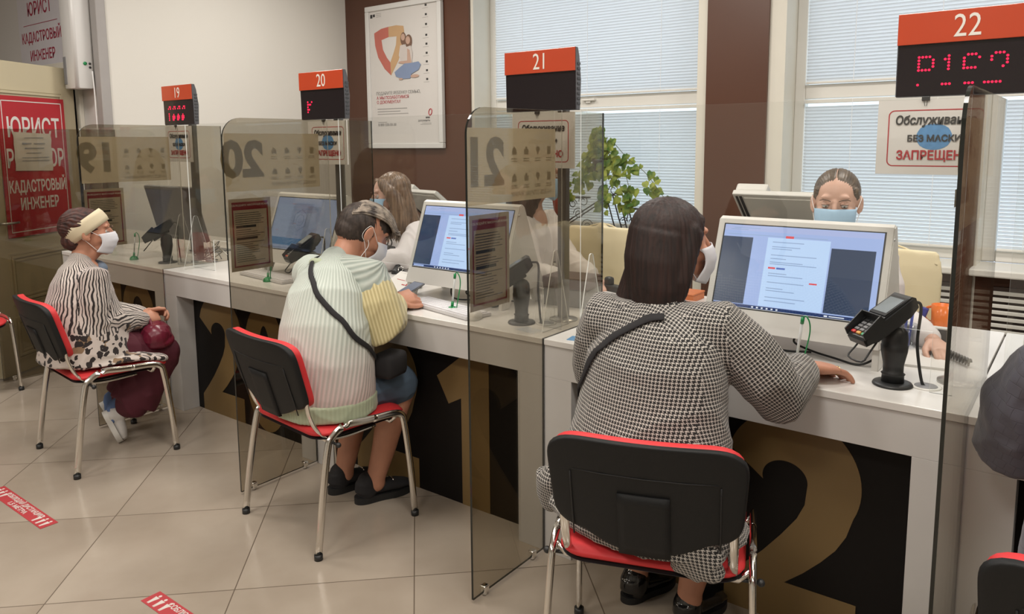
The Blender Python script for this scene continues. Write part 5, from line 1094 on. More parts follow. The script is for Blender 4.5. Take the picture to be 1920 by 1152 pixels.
# ================================================================= kiosk monitors
T_ = Matrix.Translation
LIGHTB = glow('screen_light_blue', (.46, .60, 1.0), .80); PAGEB = glow('screen_page', (.54, .72, 1.0), .98); DARKB = glow('screen_dark', (.030, .055, .11), .9); NAVY = glow('screen_navy', (.012, .035, .13), 1.0)
SRED = glow('screen_red', (.85, .10, .12), .9); SGREY = glow('screen_grey_text', (.38, .52, .80), .8); SBLUE = glow('screen_blue_button', (.10, .18, .55), .9); SWHITE = glow('screen_white', (.85, .9, 1), .9)
DIMB = glow('screen_dim_blue', (.30, .36, .52), .85); BARB = glow('screen_teal_bar', (.05, .17, .36), .8); INKB = glow('screen_icon_line', (.10, .14, .24), .8)
def kiosk(x, y, kind, label, w=.28):
    t = thing('kiosk_monitor', label, 'monitor', (x, y, DT), 0, 'white kiosk monitors')
    K = Matrix(((0, 0, 1, -w), (1, 0, 0, 0), (0, 1, 0, 0), (0, 0, 0, 1)))
    bm = BM(); prism(bm, [(0, .066), (.132, .422), (.150, .430), (.165, .420), (.30, .085), (.285, .06), (.06, .060)], 2*w, K, .004); mesh_obj('housing', bm, PLW, t)
    for s in (-1, 1):
        bm = BM(); K2 = Matrix(((0, 0, 1, s*(w-.012)-.010), (1, 0, 0, 0), (0, 1, 0, 0), (0, 0, 0, 1))); prism(bm, [(.004, .0), (.055, .0), (.085, .064), (.012, .064)], .02, K2, .002); mesh_obj('stand_foot', bm, PLW, t); bm = BM()
        prism(bm, [(.24, .0), (.285, .0), (.27, .064), (.22, .064)], .02, K2, .002); mesh_obj('stand_foot', bm, PLW, t)
    th = math.atan2(.356, .132); S = basis((0, 0, .066), (1, 0, 0), (0, math.cos(th), math.sin(th)))
    def R(nm, rects, m, k): bm = BM(); add_rects(bm, S @ T_((0, 0, .0006*k)), rects, .0006); return mesh_obj(nm, bm, m, t if k == 0 else scr)
    scr = R('screen', [(-.258, .258, .072, .364)], BLACKP, 0)
    if kind == 20:
        R('screen_picture', [(-.253, .253, .077, .360)], DIMB, 1); R('screen_panel', [(-.11, .05, .10, .33)], glow('screen_dimmer', (.25, .30, .44), .8), 2); R('screen_bar', [(-.24, .12, .10, .14)], BARB, 3)
        bm = BM(); c = (-.03, .24)
        for rr_, n in ((.058, 6), (.03, 24)):
            pts = [S @ V((c[0]+rr_*math.cos(2*PI*(i+.5)/n), c[1]+rr_*math.sin(2*PI*(i+.5)/n), .0024)) for i in range(n)]; sweep(bm, pts, .0016, n=6, closed=True)
        sweep(bm, [S @ V((c[0]+.014*math.cos(a), c[1]+.014*math.sin(a), .0024)) for a in [math.radians(200+140*i/8) for i in range(9)]], .0015, n=6); mesh_obj('screen_smiley', bm, INKB, scr)
    elif kind:
        R('screen_picture', [(-.253, .253, .077, .360)], LIGHTB, 1)
        R('browser_bar', [(-.253, .253, .340, .358)], glow('screen_pale_bar', (.50, .58, .92), .85), 2); R('taskbar', [(-.253, .253, .077, .088)], NAVY, 2)
        R('dark_window', [(-.253, -.150, .090, .318)], DARKB, 3); R('dark_window', [(.105, .236, .092, .300)], DARKB, 3); R('web_page', [(-.100, .100, .090, .322)], PAGEB, 3)
        r = random.Random(9); rows = []
        for k, v in enumerate([.306, .290, .283, .262, .250, .238, .232, .200, .192, .170, .150, .142, .120, .108]): rows.append((-.082, -.082+.05+.11*r.random(), v, v+.0028))
        R('page_text', rows, SGREY, 4); R('address_text', [(-.24, .09, .326, .328), (-.22, -.13, .349, .351), (-.23, -.17, .343, .345)], SGREY, 4)
        R('red_button', [(-.042, -.016, .322, .330)], SRED, 5); R('red_button', [(-.085, -.062, .216, .222)], SRED, 5); R('red_button', [(.052, .076, .176, .181)], SRED, 5); R('blue_button', [(-.058, -.030, .216, .222)], SBLUE, 5)
        R('taskbar_icons', [(-.12+.016*i, -.114+.016*i, .080, .085) for i in range(6)]+[(.11, .12, .080, .085), (.125, .17, .081, .084)], SWHITE, 4); R('search_box', [(-.246, -.185, .079, .086)], LIGHTB, 4)
    bm = BM(); cyl(bm, (w, .12, .385), (w+.003, .12, .385), .005, 12); mesh_obj('side_screw', bm, ALU, t, True)
    bm = BM(); sweep(bm, smoothpath([(.02, .12, .062), (.0, .10, .03), (.05, .11, .006), (.14, .06, .006), (.22, .03, .006), (.27, .07, .03), (.29, .16, .006)], 6), .0035, n=8)
    sweep(bm, smoothpath([(-.10, .12, .062), (-.07, .08, .02), (-.02, .06, .006), (.06, .09, .006)], 6), .0035, n=8); mesh_obj('cable', bm, BLACKP, t, True)
    return t
kiosk(.757, .262, 22, 'white kiosk monitor with blue-lit screen facing the woman in houndstooth'); kiosk(-.672, .262, 21, 'white kiosk monitor with blue-lit screen in front of the person in the knit cardigan'); kiosk(-1.775, .262, 20, 'white kiosk monitor showing a smiling face icon, behind the 20 glass')
def grey_monitor():
    t = thing('grey_monitor', 'grey flat monitor leaning on desk 19 behind the 19 glass', 'monitor', (-3.06, .42, DT))
    M = Matrix.Rotation(math.radians(14), 4, 'X'); bm = BM(); box(bm, -.28, .28, -.014, .014, .10, .45, .006, M); mesh_obj('back_cover', bm, mat('monitor_grey', (.13, .125, .125), .45), t)
    bm = BM(); box(bm, -.10, .10, .06, .24, 0, .012, .004); mesh_obj('base', bm, MGREY, t); bm = BM(); box(bm, -.03, .03, .03, .07, .01, .25, .005, Matrix.Rotation(.0, 4, 'X')); mesh_obj('neck', bm, MGREY, t)
grey_monitor()
# ---------------------------------------------------------------- payment terminals on stands
def terminal():
    t = thing('payment_terminal', 'x', 'card terminal', (0, 0, 0), 0, 'card terminals on stands'); DK = BLACKP
    bm = BM(); lathe(bm, [(.052, 0), (.053, .003), (.050, .008), (.030, .010)], 40); mesh_obj('base_plate', bm, DK, t, True)
    bm = BM(); sweep(bm, [(0, 0, z) for z in (.008, .030, .034, .038, .060, .095, .100, .115, .118, .135, .155, .168, .172)], [(a, b) for a, b in [(.030, .026), (.029, .025), (.032, .028), (.027, .024), (.027, .025), (.034, .030), (.035, .031), (.036, .032), (.034, .030), (.035, .031), (.032, .029), (.022, .020), (.012, .010)]], (1, 0, 0), 24)
    mesh_obj('column', bm, DK, t, True)
    Q = T_((-.030, -.030, .192)) @ Matrix.Rotation(math.radians(-42), 4, 'Z') @ Matrix.Rotation(math.radians(32), 4, 'X')
    bm = BM(); K = Q @ Matrix(((0, 0, 1, -.041), (1, 0, 0, 0), (0, 1, 0, 0), (0, 0, 0, 1)))
    prism(bm, [(-.095, -.020), (-.095, -.002), (-.088, .004), (-.022, .008), (-.016, .020), (.088, .024), (.097, .014), (.092, -.014), (.06, -.026), (-.06, -.026)], .082, K, .005); body = mesh_obj('terminal_body', bm, DK, t)
    bm = BM()
    for s in (-1, 1): prism(bm, [(-.092, .0), (-.090, .020), (-.020, .036), (-.014, .020), (-.020, .004)], .004, Q @ Matrix(((0, 0, 1, s*.040-.002), (1, 0, 0, 0), (0, 1, 0, 0), (0, 0, 0, 1))))
    box(bm, -.040, .040, -.021, -.017, .018, .035, .001, Q); mesh_obj('keypad_hood', bm, DK, body)
    for r_ in range(5):
        for c_ in range(3):
            x = -.022+c_*.022; y = -.078+r_*.0125; col = BLACKM if r_ == 4 else MGREY
            if r_ == 0: col = [mat('key_red', (.50, .03, .03), .4, var=0), mat('key_yellow', (.60, .30, .06), .4, var=0), mat('key_green', (.05, .36, .16), .4, var=0)][c_]
            bm = BM(); box(bm, x-.008, x+.008, y-.0045, y+.0045, .004, .0105, .0015, Q); mesh_obj('key', bm, col, body)
    bm = BM(); box(bm, -.034, .034, -.006, .078, .0210, .0245, .001, Q @ Matrix.Rotation(0.0, 4, 'X')); mesh_obj('display_frame', bm, BLACKM, body)
    bm = BM(); box(bm, -.028, .028, .004, .068, .0246, .0252, 0, Q); mesh_obj('terminal_screen', bm, mat('lcd_glass', (.22, .25, .27), .06, var=.15, vscale=20), body)
    bm = BM(); box(bm, -.022, .022, -.05, .05, -.040, -.026, .004, Q); cyl(bm, Q @ V((0, .0, -.036)), (0, 0, .155), .013, 14); mesh_obj('bracket', bm, DK, t)
    bm = BM(); L_ = [Q @ V(p) for p in [(.030, -.06, -.030), (.032, -.095, -.042), (.030, -.125, -.052), (-.030, -.125, -.052), (-.032, -.095, -.042), (-.030, -.06, -.030)]]; sweep(bm, smoothpath(L_, 3), .0026, n=8); mesh_obj('wire_loop', bm, DK, t, True)
    e = Q @ V((.012, .095, -.004)); bm = BM(); sweep(bm, smoothpath([e, e+V((.020, .014, -.012)), V((.050, .040, .13)), V((.056, .040, .07)), V((.068, .036, .012)), V((.078, .038, -.002))], 8), .0042, n=10); mesh_obj('cable', bm, DK, t, True)
    return t
tm = terminal()
for i, (x, y, a, lab) in enumerate([(1.095, .160, 0, 'black card terminal on a stand on desk 22, beside the right glass partition'), (-.204, .146, -8, 'black card terminal on a stand seen through the 21 glass, on desk 21'), (-1.50, .17, 25, 'black card terminal in front of the smiling face monitor, behind the 20 glass'), (-2.808, .145, 10, 'black card terminal on a bent stand on desk 19, near the grey monitor')]):
    c = tm if i == 0 else copy_tree(tm); c.location = (x, y, DT); c.rotation_euler = (0, 0, math.radians(a)); c['label'] = lab
# ---------------------------------------------------------------- green pens on stands
def pen_stand():
    t = thing('pen_stand', 'x', 'pen holder', (0, 0, 0), 0, 'green counter pens')
    bm = BM(); lathe(bm, [(.025, 0), (.025, .004), (.022, .014), (.013, .022), (.006, .024)], 28); mesh_obj('base', bm, GREEN, t, True)
    d = V((.10, .02, .97)).normalized(); p0 = V((0, 0, .022)); bm = BM(); cyl(bm, p0, p0+d*.022, .006); mesh_obj('socket', bm, GREEN, t, True)
    bm = BM(); cyl(bm, p0+d*.018, p0+d*.125, .0042); mesh_obj('pen_barrel', bm, mat('clear_pen_plastic', (.60, .62, .62), .15), t, True)
    bm = BM(); cyl(bm, p0+d*.118, p0+d*.138, .0055); mesh_obj('pen_cap', bm, GREEN, t, True)
    bm = BM(); sweep(bm, smoothpath([p0+d*.136, p0+d*.143+V((.008, 0, 0)), V((.034, .003, .145)), V((.036, .002, .11)), V((.026, -.002, .05)), V((.020, 0, .018))], 6), (.0035, .002), (0, 1, 0), n=8); mesh_obj('pen_strap', bm, GREEN, t, True)
    return t
ps = pen_stand()
for i, (x, y, a, lab) in enumerate([(.825, .166, 0, 'green pen stand between the woman in houndstooth and monitor 22'), (-.553, .137, 20, 'green pen stand in front of monitor 21, left of the 21 glass'), (-1.785, .118, 0, 'green pen stand seen through the 20 glass, below the red notice'), (-3.10, .09, 60, 'green pen stand on desk 19, right of the headband')]):
    c = ps if i == 0 else copy_tree(ps); c.location = (x, y, DT); c.rotation_euler = (0, 0, math.radians(a)); c['label'] = lab
# ---------------------------------------------------------------- keyboards, mouse, cable outlets
def keyboard(x, y, a, label, w=.44, d=.13):
    t = thing('keyboard', label, 'keyboard', (x, y, DT), math.radians(a), 'white keyboards on the desks'); bm = BM()
    prism(bm, rrect(-w/2, w/2, -d/2, d/2, .008, 4), .014, T_((0, 0, .001)), .002); mesh_obj('key_tray', bm, mat('keyboard_white', (.62, .61, .62), .4, var=0), t); bm = BM()
    for r_ in range(5):
        n = 15 if r_ else 7
        for c_ in range(n):
            x0 = -w/2+.012+(w-.024)*c_/n; box(bm, x0+.001, x0+(w-.024)/n-.001, -d/2+.012+r_*(d-.024)/5, -d/2+.010+(r_+1)*(d-.024)/5, .0145, .019)
    mesh_obj('keys', bm, mat('key_white', (.68, .67, .69), .45, var=0), t)
keyboard(.56, .185, 3, 'white keyboard partly behind the houndstooth jacket on desk 22'); keyboard(-.60, .155, -12, 'white keyboard under monitor 21 behind the green pen'); keyboard(-1.86, .19, -6, 'white keyboard seen through the 20 glass')
m_ = thing('mouse', 'white computer mouse lying against the 21 glass', 'mouse', (-.40, .10, DT), .5); bm = BM(); ball(bm, (0, 0, .006), (.030, .055, .026)); bmesh.ops.bisect_plane(bm, geom=bm.verts[:]+bm.edges[:]+bm.faces[:], plane_co=(0, 0, 0), plane_no=(0, 0, -1), clear_outer=True); mesh_obj('shell', bm, PLW, m_, True)
bm = BM(); cyl(bm, (-.003, .02, .030), (.003, .02, .030), .006); mesh_obj('scroll_wheel', bm, MGREY, m_, True)
for k, nm in ((-2, 'desk 20'), (-1, 'desk 21'), (0, 'desk 22'), (-3, 'desk 19')):
    t = thing('cable_outlet', 'round cable outlet with white rim on '+nm, 'cable outlet', ((k+1)*L-.122, .195, DT), 0, 'round cable outlets in the desks')
    bm = BM(); lathe(bm, [(.040, 0), (.040, .002), (.036, .003), (.030, .003)], 32); mesh_obj('rim', bm, PLW, t, True); bm = BM(); lathe(bm, [(.030, .003), (.029, .0038), (.005, .0038)], 32); mesh_obj('cap', bm, MGREY, t, True)
# ---------------------------------------------------------------- things lying on the desks
def boxy(name, label, cat, loc, parts, rz=0, group=None):
    t = thing(name, label, cat, loc, rz, group)
    for nm, (x0, x1, y0, y1, z0, z1), m, bev in parts: bm = BM(); box(bm, x0, x1, y0, y1, z0, z1, bev); mesh_obj(nm, bm, m, t)
    return t
BROWND = mat('dark_brown_box', (.065, .025, .022), .45); ORBOX = mat('orange_box', (.50, .14, .04), .5)
boxy('organizer_box', 'dark brown and grey desk organizer seen through the 21 glass', 'organizer', (-.24, .56, DT), [('lid', (-.105, .105, -.08, .08, .075, .125), BROWND, .004), ('tray_body', (-.10, .10, -.075, .075, 0, .075), MGREY, .004)], .1)
boxy('orange_box', 'orange box on the back of desk 22 beside the monitor', 'box', (.085, .93, DT), [('carton', (-.09, .09, -.06, .06, 0, .028), ORBOX, .003), ('carton_lid', (-.092, .092, -.062, .062, .028, .036), ORBOX, .003)])
boxy('tape_dispenser', 'black tape dispenser behind the left shoulder of the woman in houndstooth', 'tape dispenser', (-.235, .90, DT), [('dispenser_body', (-.055, .055, -.022, .022, 0, .03), BLACKP, .006), ('tape_roll', (-.048, -.006, -.018, .018, .02, .065), BLACKP, .012)], -.3)
boxy('document_tray', 'dark grey desk tray with pale front on desk 22 near the glass edge', 'tray', (1.075, .66, DT), [('tray_back', (-.105, .105, -.012, .012, 0, .068), DGREY, .003), ('tray_lip', (-.105, .105, -.014, .014, .068, .073), PLW, .001)])
boxy('paper_pile', 'white papers lying in front of the dark tray on desk 22', 'paper', (1.10, .50, DT), [('sheets', (-.08, .08, -.12, .12, 0, .006), PAPER, 0), ('top_sheet', (-.075, .085, -.12, .135, .006, .0075), PAPER, 0)], .15)
boxy('folded_card', 'folded white card standing on desk 22 behind the right glass', 'card', (1.185, .88, DT), [('card_front', (-.05, .05, -.004, .0, 0, .062), PAPER, 0), ('card_base', (-.055, .055, -.05, .0, 0, .003), mat('card_grey', (.4, .4, .42), .5), 0)], .05)
def mug():
    t = thing('orange_mug', 'orange mug at the back of desk 22 beside the cream chair', 'mug', (1.10, .97, DT)); bm = BM(); lathe(bm, [(.030, 0), (.034, .003), (.036, .09), (.033, .09), (.031, .006)], 28); mesh_obj('cup', bm, mat('orange_glaze', (.75, .17, .02), .25), t, True)
    bm = BM(); sweep(bm, [(-.036-.022*math.sin(a), 0, .05+.028*math.cos(a)) for a in [PI*i/10 for i in range(11)]], .005, n=8); mesh_obj('mug_handle', bm, mat('orange_glaze', (.75, .17, .02), .25), t, True)
    t = thing('pen_cup', 'clear plastic cup of blue pens behind the card terminal on desk 22', 'pen cup', (1.045, .60, DT)); bm = BM(); lathe(bm, [(.032, 0), (.033, .002), (.036, .085), (.034, .085), (.031, .004)], 24); mesh_obj('cup', bm, glass('clear_cup', (.90, .92, .94)), t, True)
    for i in range(3):
        bm = BM(); cyl(bm, (.01*i-.01, .0, .004), (.018*i-.018, .01, .12), .0045, 10); mesh_obj('pen', bm, mat('pen_blue', (.03, .06, .35), .3), t, True)
    t = thing('blue_clip', 'blue stapler standing beside the orange mug on desk 22', 'stapler', (1.035, .95, DT)); bm = BM(); sweep(bm, smoothpath([(-.01, 0, .0), (-.004, 0, .03), (.006, 0, .055), (.012, 0, .075)], 4), (.012, .014), (0, 1, 0), 12); mesh_obj('stapler_body', bm, mat('deep_blue', (.02, .03, .26), .35), t, True)
mug()
def desk20_things():
    t = thing('desk_stand', 'dark grey slanted desk stand with two wire loops near the white blouse clerk', 'stand', (-1.575, .74, DT), -.35)
    bm = BM(); K = Matrix(((0, 0, 1, -.075), (1, 0, 0, 0), (0, 1, 0, 0), (0, 0, 0, 1))); prism(bm, [(-.055, 0), (.055, 0), (.020, .13), (-.015, .14)], .15, K, .006); mesh_obj('stand_body', bm, DGREY, t)
    for x in (-.02, .03):
        bm = BM(); sweep(bm, [(x, .018*math.cos(a), .15+.026*math.sin(a)) for a in [2*PI*i/16 for i in range(16)]], .0035, n=8, closed=True); mesh_obj('wire_loop', bm, BLACKP, t, True)
    t = thing('stapler', 'black stapler on desk 20 below the clerk with long light hair', 'stapler', (-1.44, .69, DT), .5); bm = BM(); box(bm, -.018, .018, -.06, .06, 0, .012, .003); mesh_obj('stapler_base', bm, BLACKP, t); bm = BM(); box(bm, -.014, .014, -.06, .06, .02, .042, .008, Matrix.Rotation(.35, 4, 'X')); mesh_obj('stapler_arm', bm, BLACKP, t)
    t = thing('binder_clips', 'small black binder clip on desk 20 beside the white name card', 'clip', (-1.33, .60, DT), .3); bm = BM(); K = Matrix(((0, 0, 1, -.02), (1, 0, 0, 0), (0, 1, 0, 0), (0, 0, 0, 1))); prism(bm, [(-.018, 0), (.018, 0), (.003, .028), (-.003, .028)], .04, K); mesh_obj('clip_body', bm, BLACKP, t); bm = BM(); sweep(bm, smoothpath([(-.01, 0, .026), (-.012, .01, .048), (.012, .01, .048), (.01, 0, .026)], 4), .0012, n=6); mesh_obj('clip_wire', bm, CHROME, t, True)
    t = thing('name_card', 'white slanted name card with small red print on desk 21', 'card', (-1.13, .36, DT), -.22); Mx = Matrix.Rotation(math.radians(28), 4, 'X'); bm = BM(); box(bm, -.10, .10, -.005, .12, 0, .003, 0, Mx); mesh_obj('card', bm, PAPER, t); bm = BM(); add_rects(bm, Mx @ T_((0, 0, .0032)), [(-.05, .02, .06, .063), (.03, .055, .03, .036), (.06, .072, .03, .048)]); mesh_obj('red_print', bm, REDS, t)
    bm = BM(); box(bm, -.10, .10, .095, .100, 0, .055); mesh_obj('card_back', bm, PAPER, t)
desk20_things()
t = thing('coiled_cord', 'grey coiled telephone cord on the rightmost desk beside the quilted jacket', 'cord', (1.37, .52, DT+.014)); bm = BM(); pts = []
for i in range(150):
    u = i/149; a = 2*PI*11*u; pts.append((.10*u-.02+.0, .12*u-.05+.010*math.cos(a), .002+.010*math.sin(a)))
sweep(bm, pts, .0035, n=6); mesh_obj('coil', bm, mat('cord_grey', (.10, .10, .105), .5), t, True)
t = thing('ruler', 'clear plastic ruler on the rightmost desk', 'ruler', (1.50, .75, DT), -.35); bm = BM(); box(bm, -.014, .014, -.15, .15, 0, .003, .0005); mesh_obj('strip', bm, mat('pale_plastic', (.56, .56, .54), .3), t)
t = thing('blue_card', 'light blue card under the shield foot at the left corner of desk 22', 'card', (.115, .07, DT), .2); bm = BM(); box(bm, -.045, .045, -.028, .028, 0, .002); mesh_obj('card', bm, mat('pale_blue_card', (.13, .30, .52), .4), t)
# tangle of cables behind the terminal on desk 19
t = thing('cable_tangle', 'tangle of grey cables on desk 19 behind the card terminal', 'cables', (-2.64, .33, DT)); r_ = random.Random(12)
for k in range(3):
    bm = BM(); q = [V((r_.uniform(-.10, .10), r_.uniform(-.08, .10), r_.uniform(.004, .11))) for i in range(7)]; q[0].z = .004; q[-1].z = .004; sweep(bm, smoothpath(q, 6), .003, n=7); mesh_obj('cable', bm, [DGREY, MGREY, mat('pale_cable', (.5, .48, .42), .5)][k], t, True)
# ---------------------------------------------------------------- floor stickers
def sticker(x, label):
    t = thing('floor_sticker', label, 'sticker', (x, -1.012, .0005), 0, 'red distance stickers on the floor'); bm = BM(); prism(bm, [(0, -.033), (.545, -.033), (.545, .033), (0, .033)], .0008); mesh_obj('strip', bm, mat('sticker_red', (.45, .045, .055), .4), t)
    W_ = mat('sticker_white', (.66, .60, .56), .5)
    for x0 in (.03, .065, .10, .445, .48, .515):
        bm = BM(); ball(bm, (x0, .018, .0008), (.006, .006, .0006), seg=10); prism(bm, [(x0-.011, .010), (x0+.011, .010), (x0+.007, -.006), (x0+.005, -.026), (x0+.001, -.026), (x0, -.012), (x0-.001, -.026), (x0-.005, -.026), (x0-.007, -.006)], .0006, T_((0, 0, .0008))); mesh_obj('pictogram', bm, W_, t)
    text('lettering', 'СОБЛЮДАЙ ДИСТАНЦИЮ', .028, T_((.272, .012, .0012)), W_, t, .95, bold=.0006); text('lettering', '1,5 МЕТРА', .026, T_((.272, -.016, .0012)), W_, t, 1.3, bold=.0006)
sticker(-2.215, 'red distance sticker on the floor at the left edge of the photo'); sticker(-.885, 'red distance sticker on the floor cut off by the bottom edge of the photo')
# ================================================================= staff side
def office_chair():
    t = thing('office_chair', 'x', 'office chair', (0, 0, 0), 0, 'cream office chairs behind the desks')
    b = Blob(); b.limb([(0, .20, .62), (0, .215, .78), (0, .235, .93), (0, .245, 1.0)], [(.205, .030), (.225, .034), (.222, .034), (.200, .028)], (1, 0, 0), 32); me = b.mesh(.010, 6); link('backrest', me, CREAM, t, True)
    b = Blob(); b.limb([(0, -.22, .50), (0, .0, .505), (0, .17, .50)], [(.22, .040), (.245, .045), (.22, .04)], (1, 0, 0), 28); link('seat', b.mesh(.010, 5), CREAM, t, True)
    bm = BM(); sweep(bm, smoothpath([(-.2, .225, .95), (0, .258, 1.015), (.2, .225, .95)], 6), .004, n=6); mesh_obj('piping', bm, CREAM, t, True)
    bm = BM(); cyl(bm, (0, 0, .10), (0, 0, .46), .028); box(bm, -.03, .03, .0, .25, .44, .46, .005); box(bm, -.03, .03, .235, .26, .44, .75, .006); mesh_obj('column', bm, BLACKP, t)
    bm = BM()
    for i in range(5):
        a = 2*PI*i/5; sweep(bm, [(0, 0, .11), (.15*math.cos(a), .15*math.sin(a), .09), (.29*math.cos(a), .29*math.sin(a), .065)], [.024, .02, .014], n=10)
    mesh_obj('star_base', bm, BLACKP, t, True)
    for i in range(5):
        a = 2*PI*i/5; c = V((.29*math.cos(a), .29*math.sin(a), .028)); bm = BM(); cyl(bm, c+V((-.012, 0, 0)), c+V((.012, 0, 0)), .028); mesh_obj('caster', bm, BLACKM, t, True)
    for s in (-1, 1):
        bm = BM(); sweep(bm, smoothpath([(s*.24, .12, .49), (s*.28, .11, .56), (s*.285, .05, .68), (s*.28, -.12, .68)], 5), [.014]*16, n=10); mesh_obj('armrest', bm, BLACKP, t, True)
    return t
oc = office_chair()
for i, (x, y, a, lab) in enumerate([(.80, 1.14, -6, 'cream office chair behind the clerk with tied back hair'), (-.585, 1.17, 4, 'cream office chair behind desk 21, left of the dark brown hair'), (-1.76, 1.28, 8, 'cream office chair behind the clerk with long light brown hair')]):
    c = oc if i == 0 else copy_tree(oc); c.location = (x, y, 0); c.rotation_euler = (0, 0, math.radians(a)); c['label'] = lab; c.scale = (1, 1, 1.03)
def copier():
    t = thing('copier', 'x', 'copier', (0, 0, 0), 0, 'light grey copiers with raised lids')
    bm = BM(); box(bm, -.27, .27, -.26, .26, .03, .62, .01); mesh_obj('cabinet', bm, BEIGE, t)
    for z in (.10, .35): bm = BM(); box(bm, -.25, .25, -.268, -.258, z, z+.22, .004); d = mesh_obj('paper_drawer', bm, BEIGE, t); bm = BM(); box(bm, -.08, .08, -.274, -.266, z+.17, z+.19, .002); mesh_obj('drawer_handle', bm, MGREY, d)
    bm = BM(); box(bm, -.28, .28, -.27, .27, .68, .87, .012); mesh_obj('scanner_body', bm, BEIGE, t); bm = BM(); box(bm, -.22, .22, -.24, .24, .62, .68); mesh_obj('output_slot', bm, DGREY, t)
    bm = BM(); box(bm, -.24, .24, -.22, .22, .868, .873); mesh_obj('scanner_glass', bm, BLACKP, t); bm = BM(); box(bm, -.26, .10, -.36, -.26, .83, .85, .006, Matrix.Rotation(0, 4, 'X')); mesh_obj('control_panel', bm, DGREY, t)
    Q = T_((0, .26, .885)) @ Matrix.Rotation(math.radians(-42), 4, 'X')
    bm = BM(); box(bm, -.28, .28, -.50, .0, .0, .035, .008, Q); lid = mesh_obj('lid', bm, BEIGE, t)
    bm = BM(); box(bm, -.215, .255, -.47, -.03, -.006, .0, .001, Q); mesh_obj('lid_pad', bm, mat('lid_pad_grey', (.66, .64, .58), .5), lid)
    bm = BM(); box(bm, -.262, -.250, -.48, -.03, -.004, .0, 0, Q); box(bm, -.240, -.226, -.48, -.03, -.004, .0, 0, Q); mesh_obj('lid_seal', bm, BLACKM, lid)
    bm = BM(); box(bm, -.275, -.09, -.49, -.02, .035, .095, .012, Q); mesh_obj('document_feeder', bm, BEIGE, lid); bm = BM(); box(bm, -.06, .22, -.45, -.06, .036, .065, .008, Q); box(bm, -.03, .19, -.42, -.09, .066, .067, 0, Q); mesh_obj('feeder_tray', bm, mat('tray_grey', (.36, .35, .32), .5), lid)
    return t
cp = copier()
for i, (x, y, a, lab) in enumerate([(.12, 2.24, 0, 'light grey copier with raised lid behind monitor 22, before the brown wall'), (-2.70, 2.22, -12, 'light grey copier with raised lid below the framed poster')]):
    c = cp if i == 0 else copy_tree(cp); c.location = (x, y, 0); c.rotation_euler = (0, 0, math.radians(a)); c['label'] = lab
cp.scale = (1, 1, .97); c.scale = (1, 1, .91)
# ---------------------------------------------------------------- plants on the sill of the window behind counters 20 and 21
def leafmat(n, c, c2):
    m = bpy.data.materials.new(n); m.use_nodes = True; nt = m.node_tree; b = nt.nodes['Principled BSDF']; b.inputs['Roughness'].default_value = .5; tl = nd(nt, 'ShaderNodeBsdfTranslucent'); mx = nd(nt, 'ShaderNodeMixShader'); mx.inputs[0].default_value = .5
    tc = nd(nt, 'ShaderNodeTexCoord'); nz = nd(nt, 'ShaderNodeTexNoise'); nz.inputs['Scale'].default_value = 14; nt.links.new(tc.outputs['Object'], nz.inputs[0]); r = nd(nt, 'ShaderNodeValToRGB'); r.color_ramp.elements[0].position = .38; r.color_ramp.elements[1].position = .66; r.color_ramp.elements[0].color = (*c, 1); r.color_ramp.elements[1].color = (*c2, 1); nt.links.new(nz.outputs['Fac'], r.inputs[0])
    nt.links.new(r.outputs[0], b.inputs['Base Color']); nt.links.new(r.outputs[0], tl.inputs[0]); nt.links.new(b.outputs[0], mx.inputs[1]); nt.links.new(tl.outputs[0], mx.inputs[2]); nt.links.new(mx.outputs[0], nt.nodes['Material Output'].inputs[0]); return m
LEAF = leafmat('vine_leaf', (.07, .17, .025), (.42, .46, .08)); IRON = mat('wrought_iron', (.012, .012, .015), .5)
def leaf(bm, p, d, up, s):
    d = d.normalized(); u = (up-d*up.dot(d)).normalized(); r = d.cross(u); pts = [(0, 0), (.32, -.12), (.52, .15), (.46, .5), (.22, .8), (0, 1.12), (-.22, .8), (-.46, .5), (-.52, .15), (-.32, -.12)]
    c = bm.verts.new(p+d*s*.45); vs = [bm.verts.new(p+r*(a*s)+d*(b*s)+u*(-.25*s*abs(a)-.12*s*b*b)) for a, b in pts]
    for i in range(len(vs)): bm.faces.new((c, vs[i], vs[(i+1) % len(vs)]))
def vine(name, label, pot, strands, nleaf, seed, z0, potm, ls=(.035, .06), hgt=.13):
    t = thing(name, label, 'plant', (pot[0], pot[1], z0)); r = random.Random(seed); bm = BM(); lathe(bm, [(.045, 0), (.05, .004), (.068, hgt-.01), (.072, hgt), (.062, hgt), (.058, hgt-.02)], 28); mesh_obj('pot', bm, potm, t, True)
    bm = BM(); bl = BM(); 
    for st in strands:
        q = smoothpath([V((0, 0, hgt-.02))]+[V(s) for s in st], 5); sweep(bm, q, .0022, n=5)
        for i in range(int(nleaf*len(q)/20)):
            p = q[r.randrange(2, len(q))]+V((r.uniform(-.045, .045), r.uniform(-.04, .03), r.uniform(-.04, .03))); leaf(bl, p, V((r.uniform(-.8, .8), r.uniform(-.7, .1), -1+r.uniform(-.2, .9))), V((r.uniform(-.3, .3), -1, .5)), r.uniform(*ls))
    mesh_obj('stems', bm, mat('stem_green', (.08, .10, .03), .6), t, True); o = mesh_obj('leaves', bl, LEAF, t); o['kind'] = 'stuff'; return t
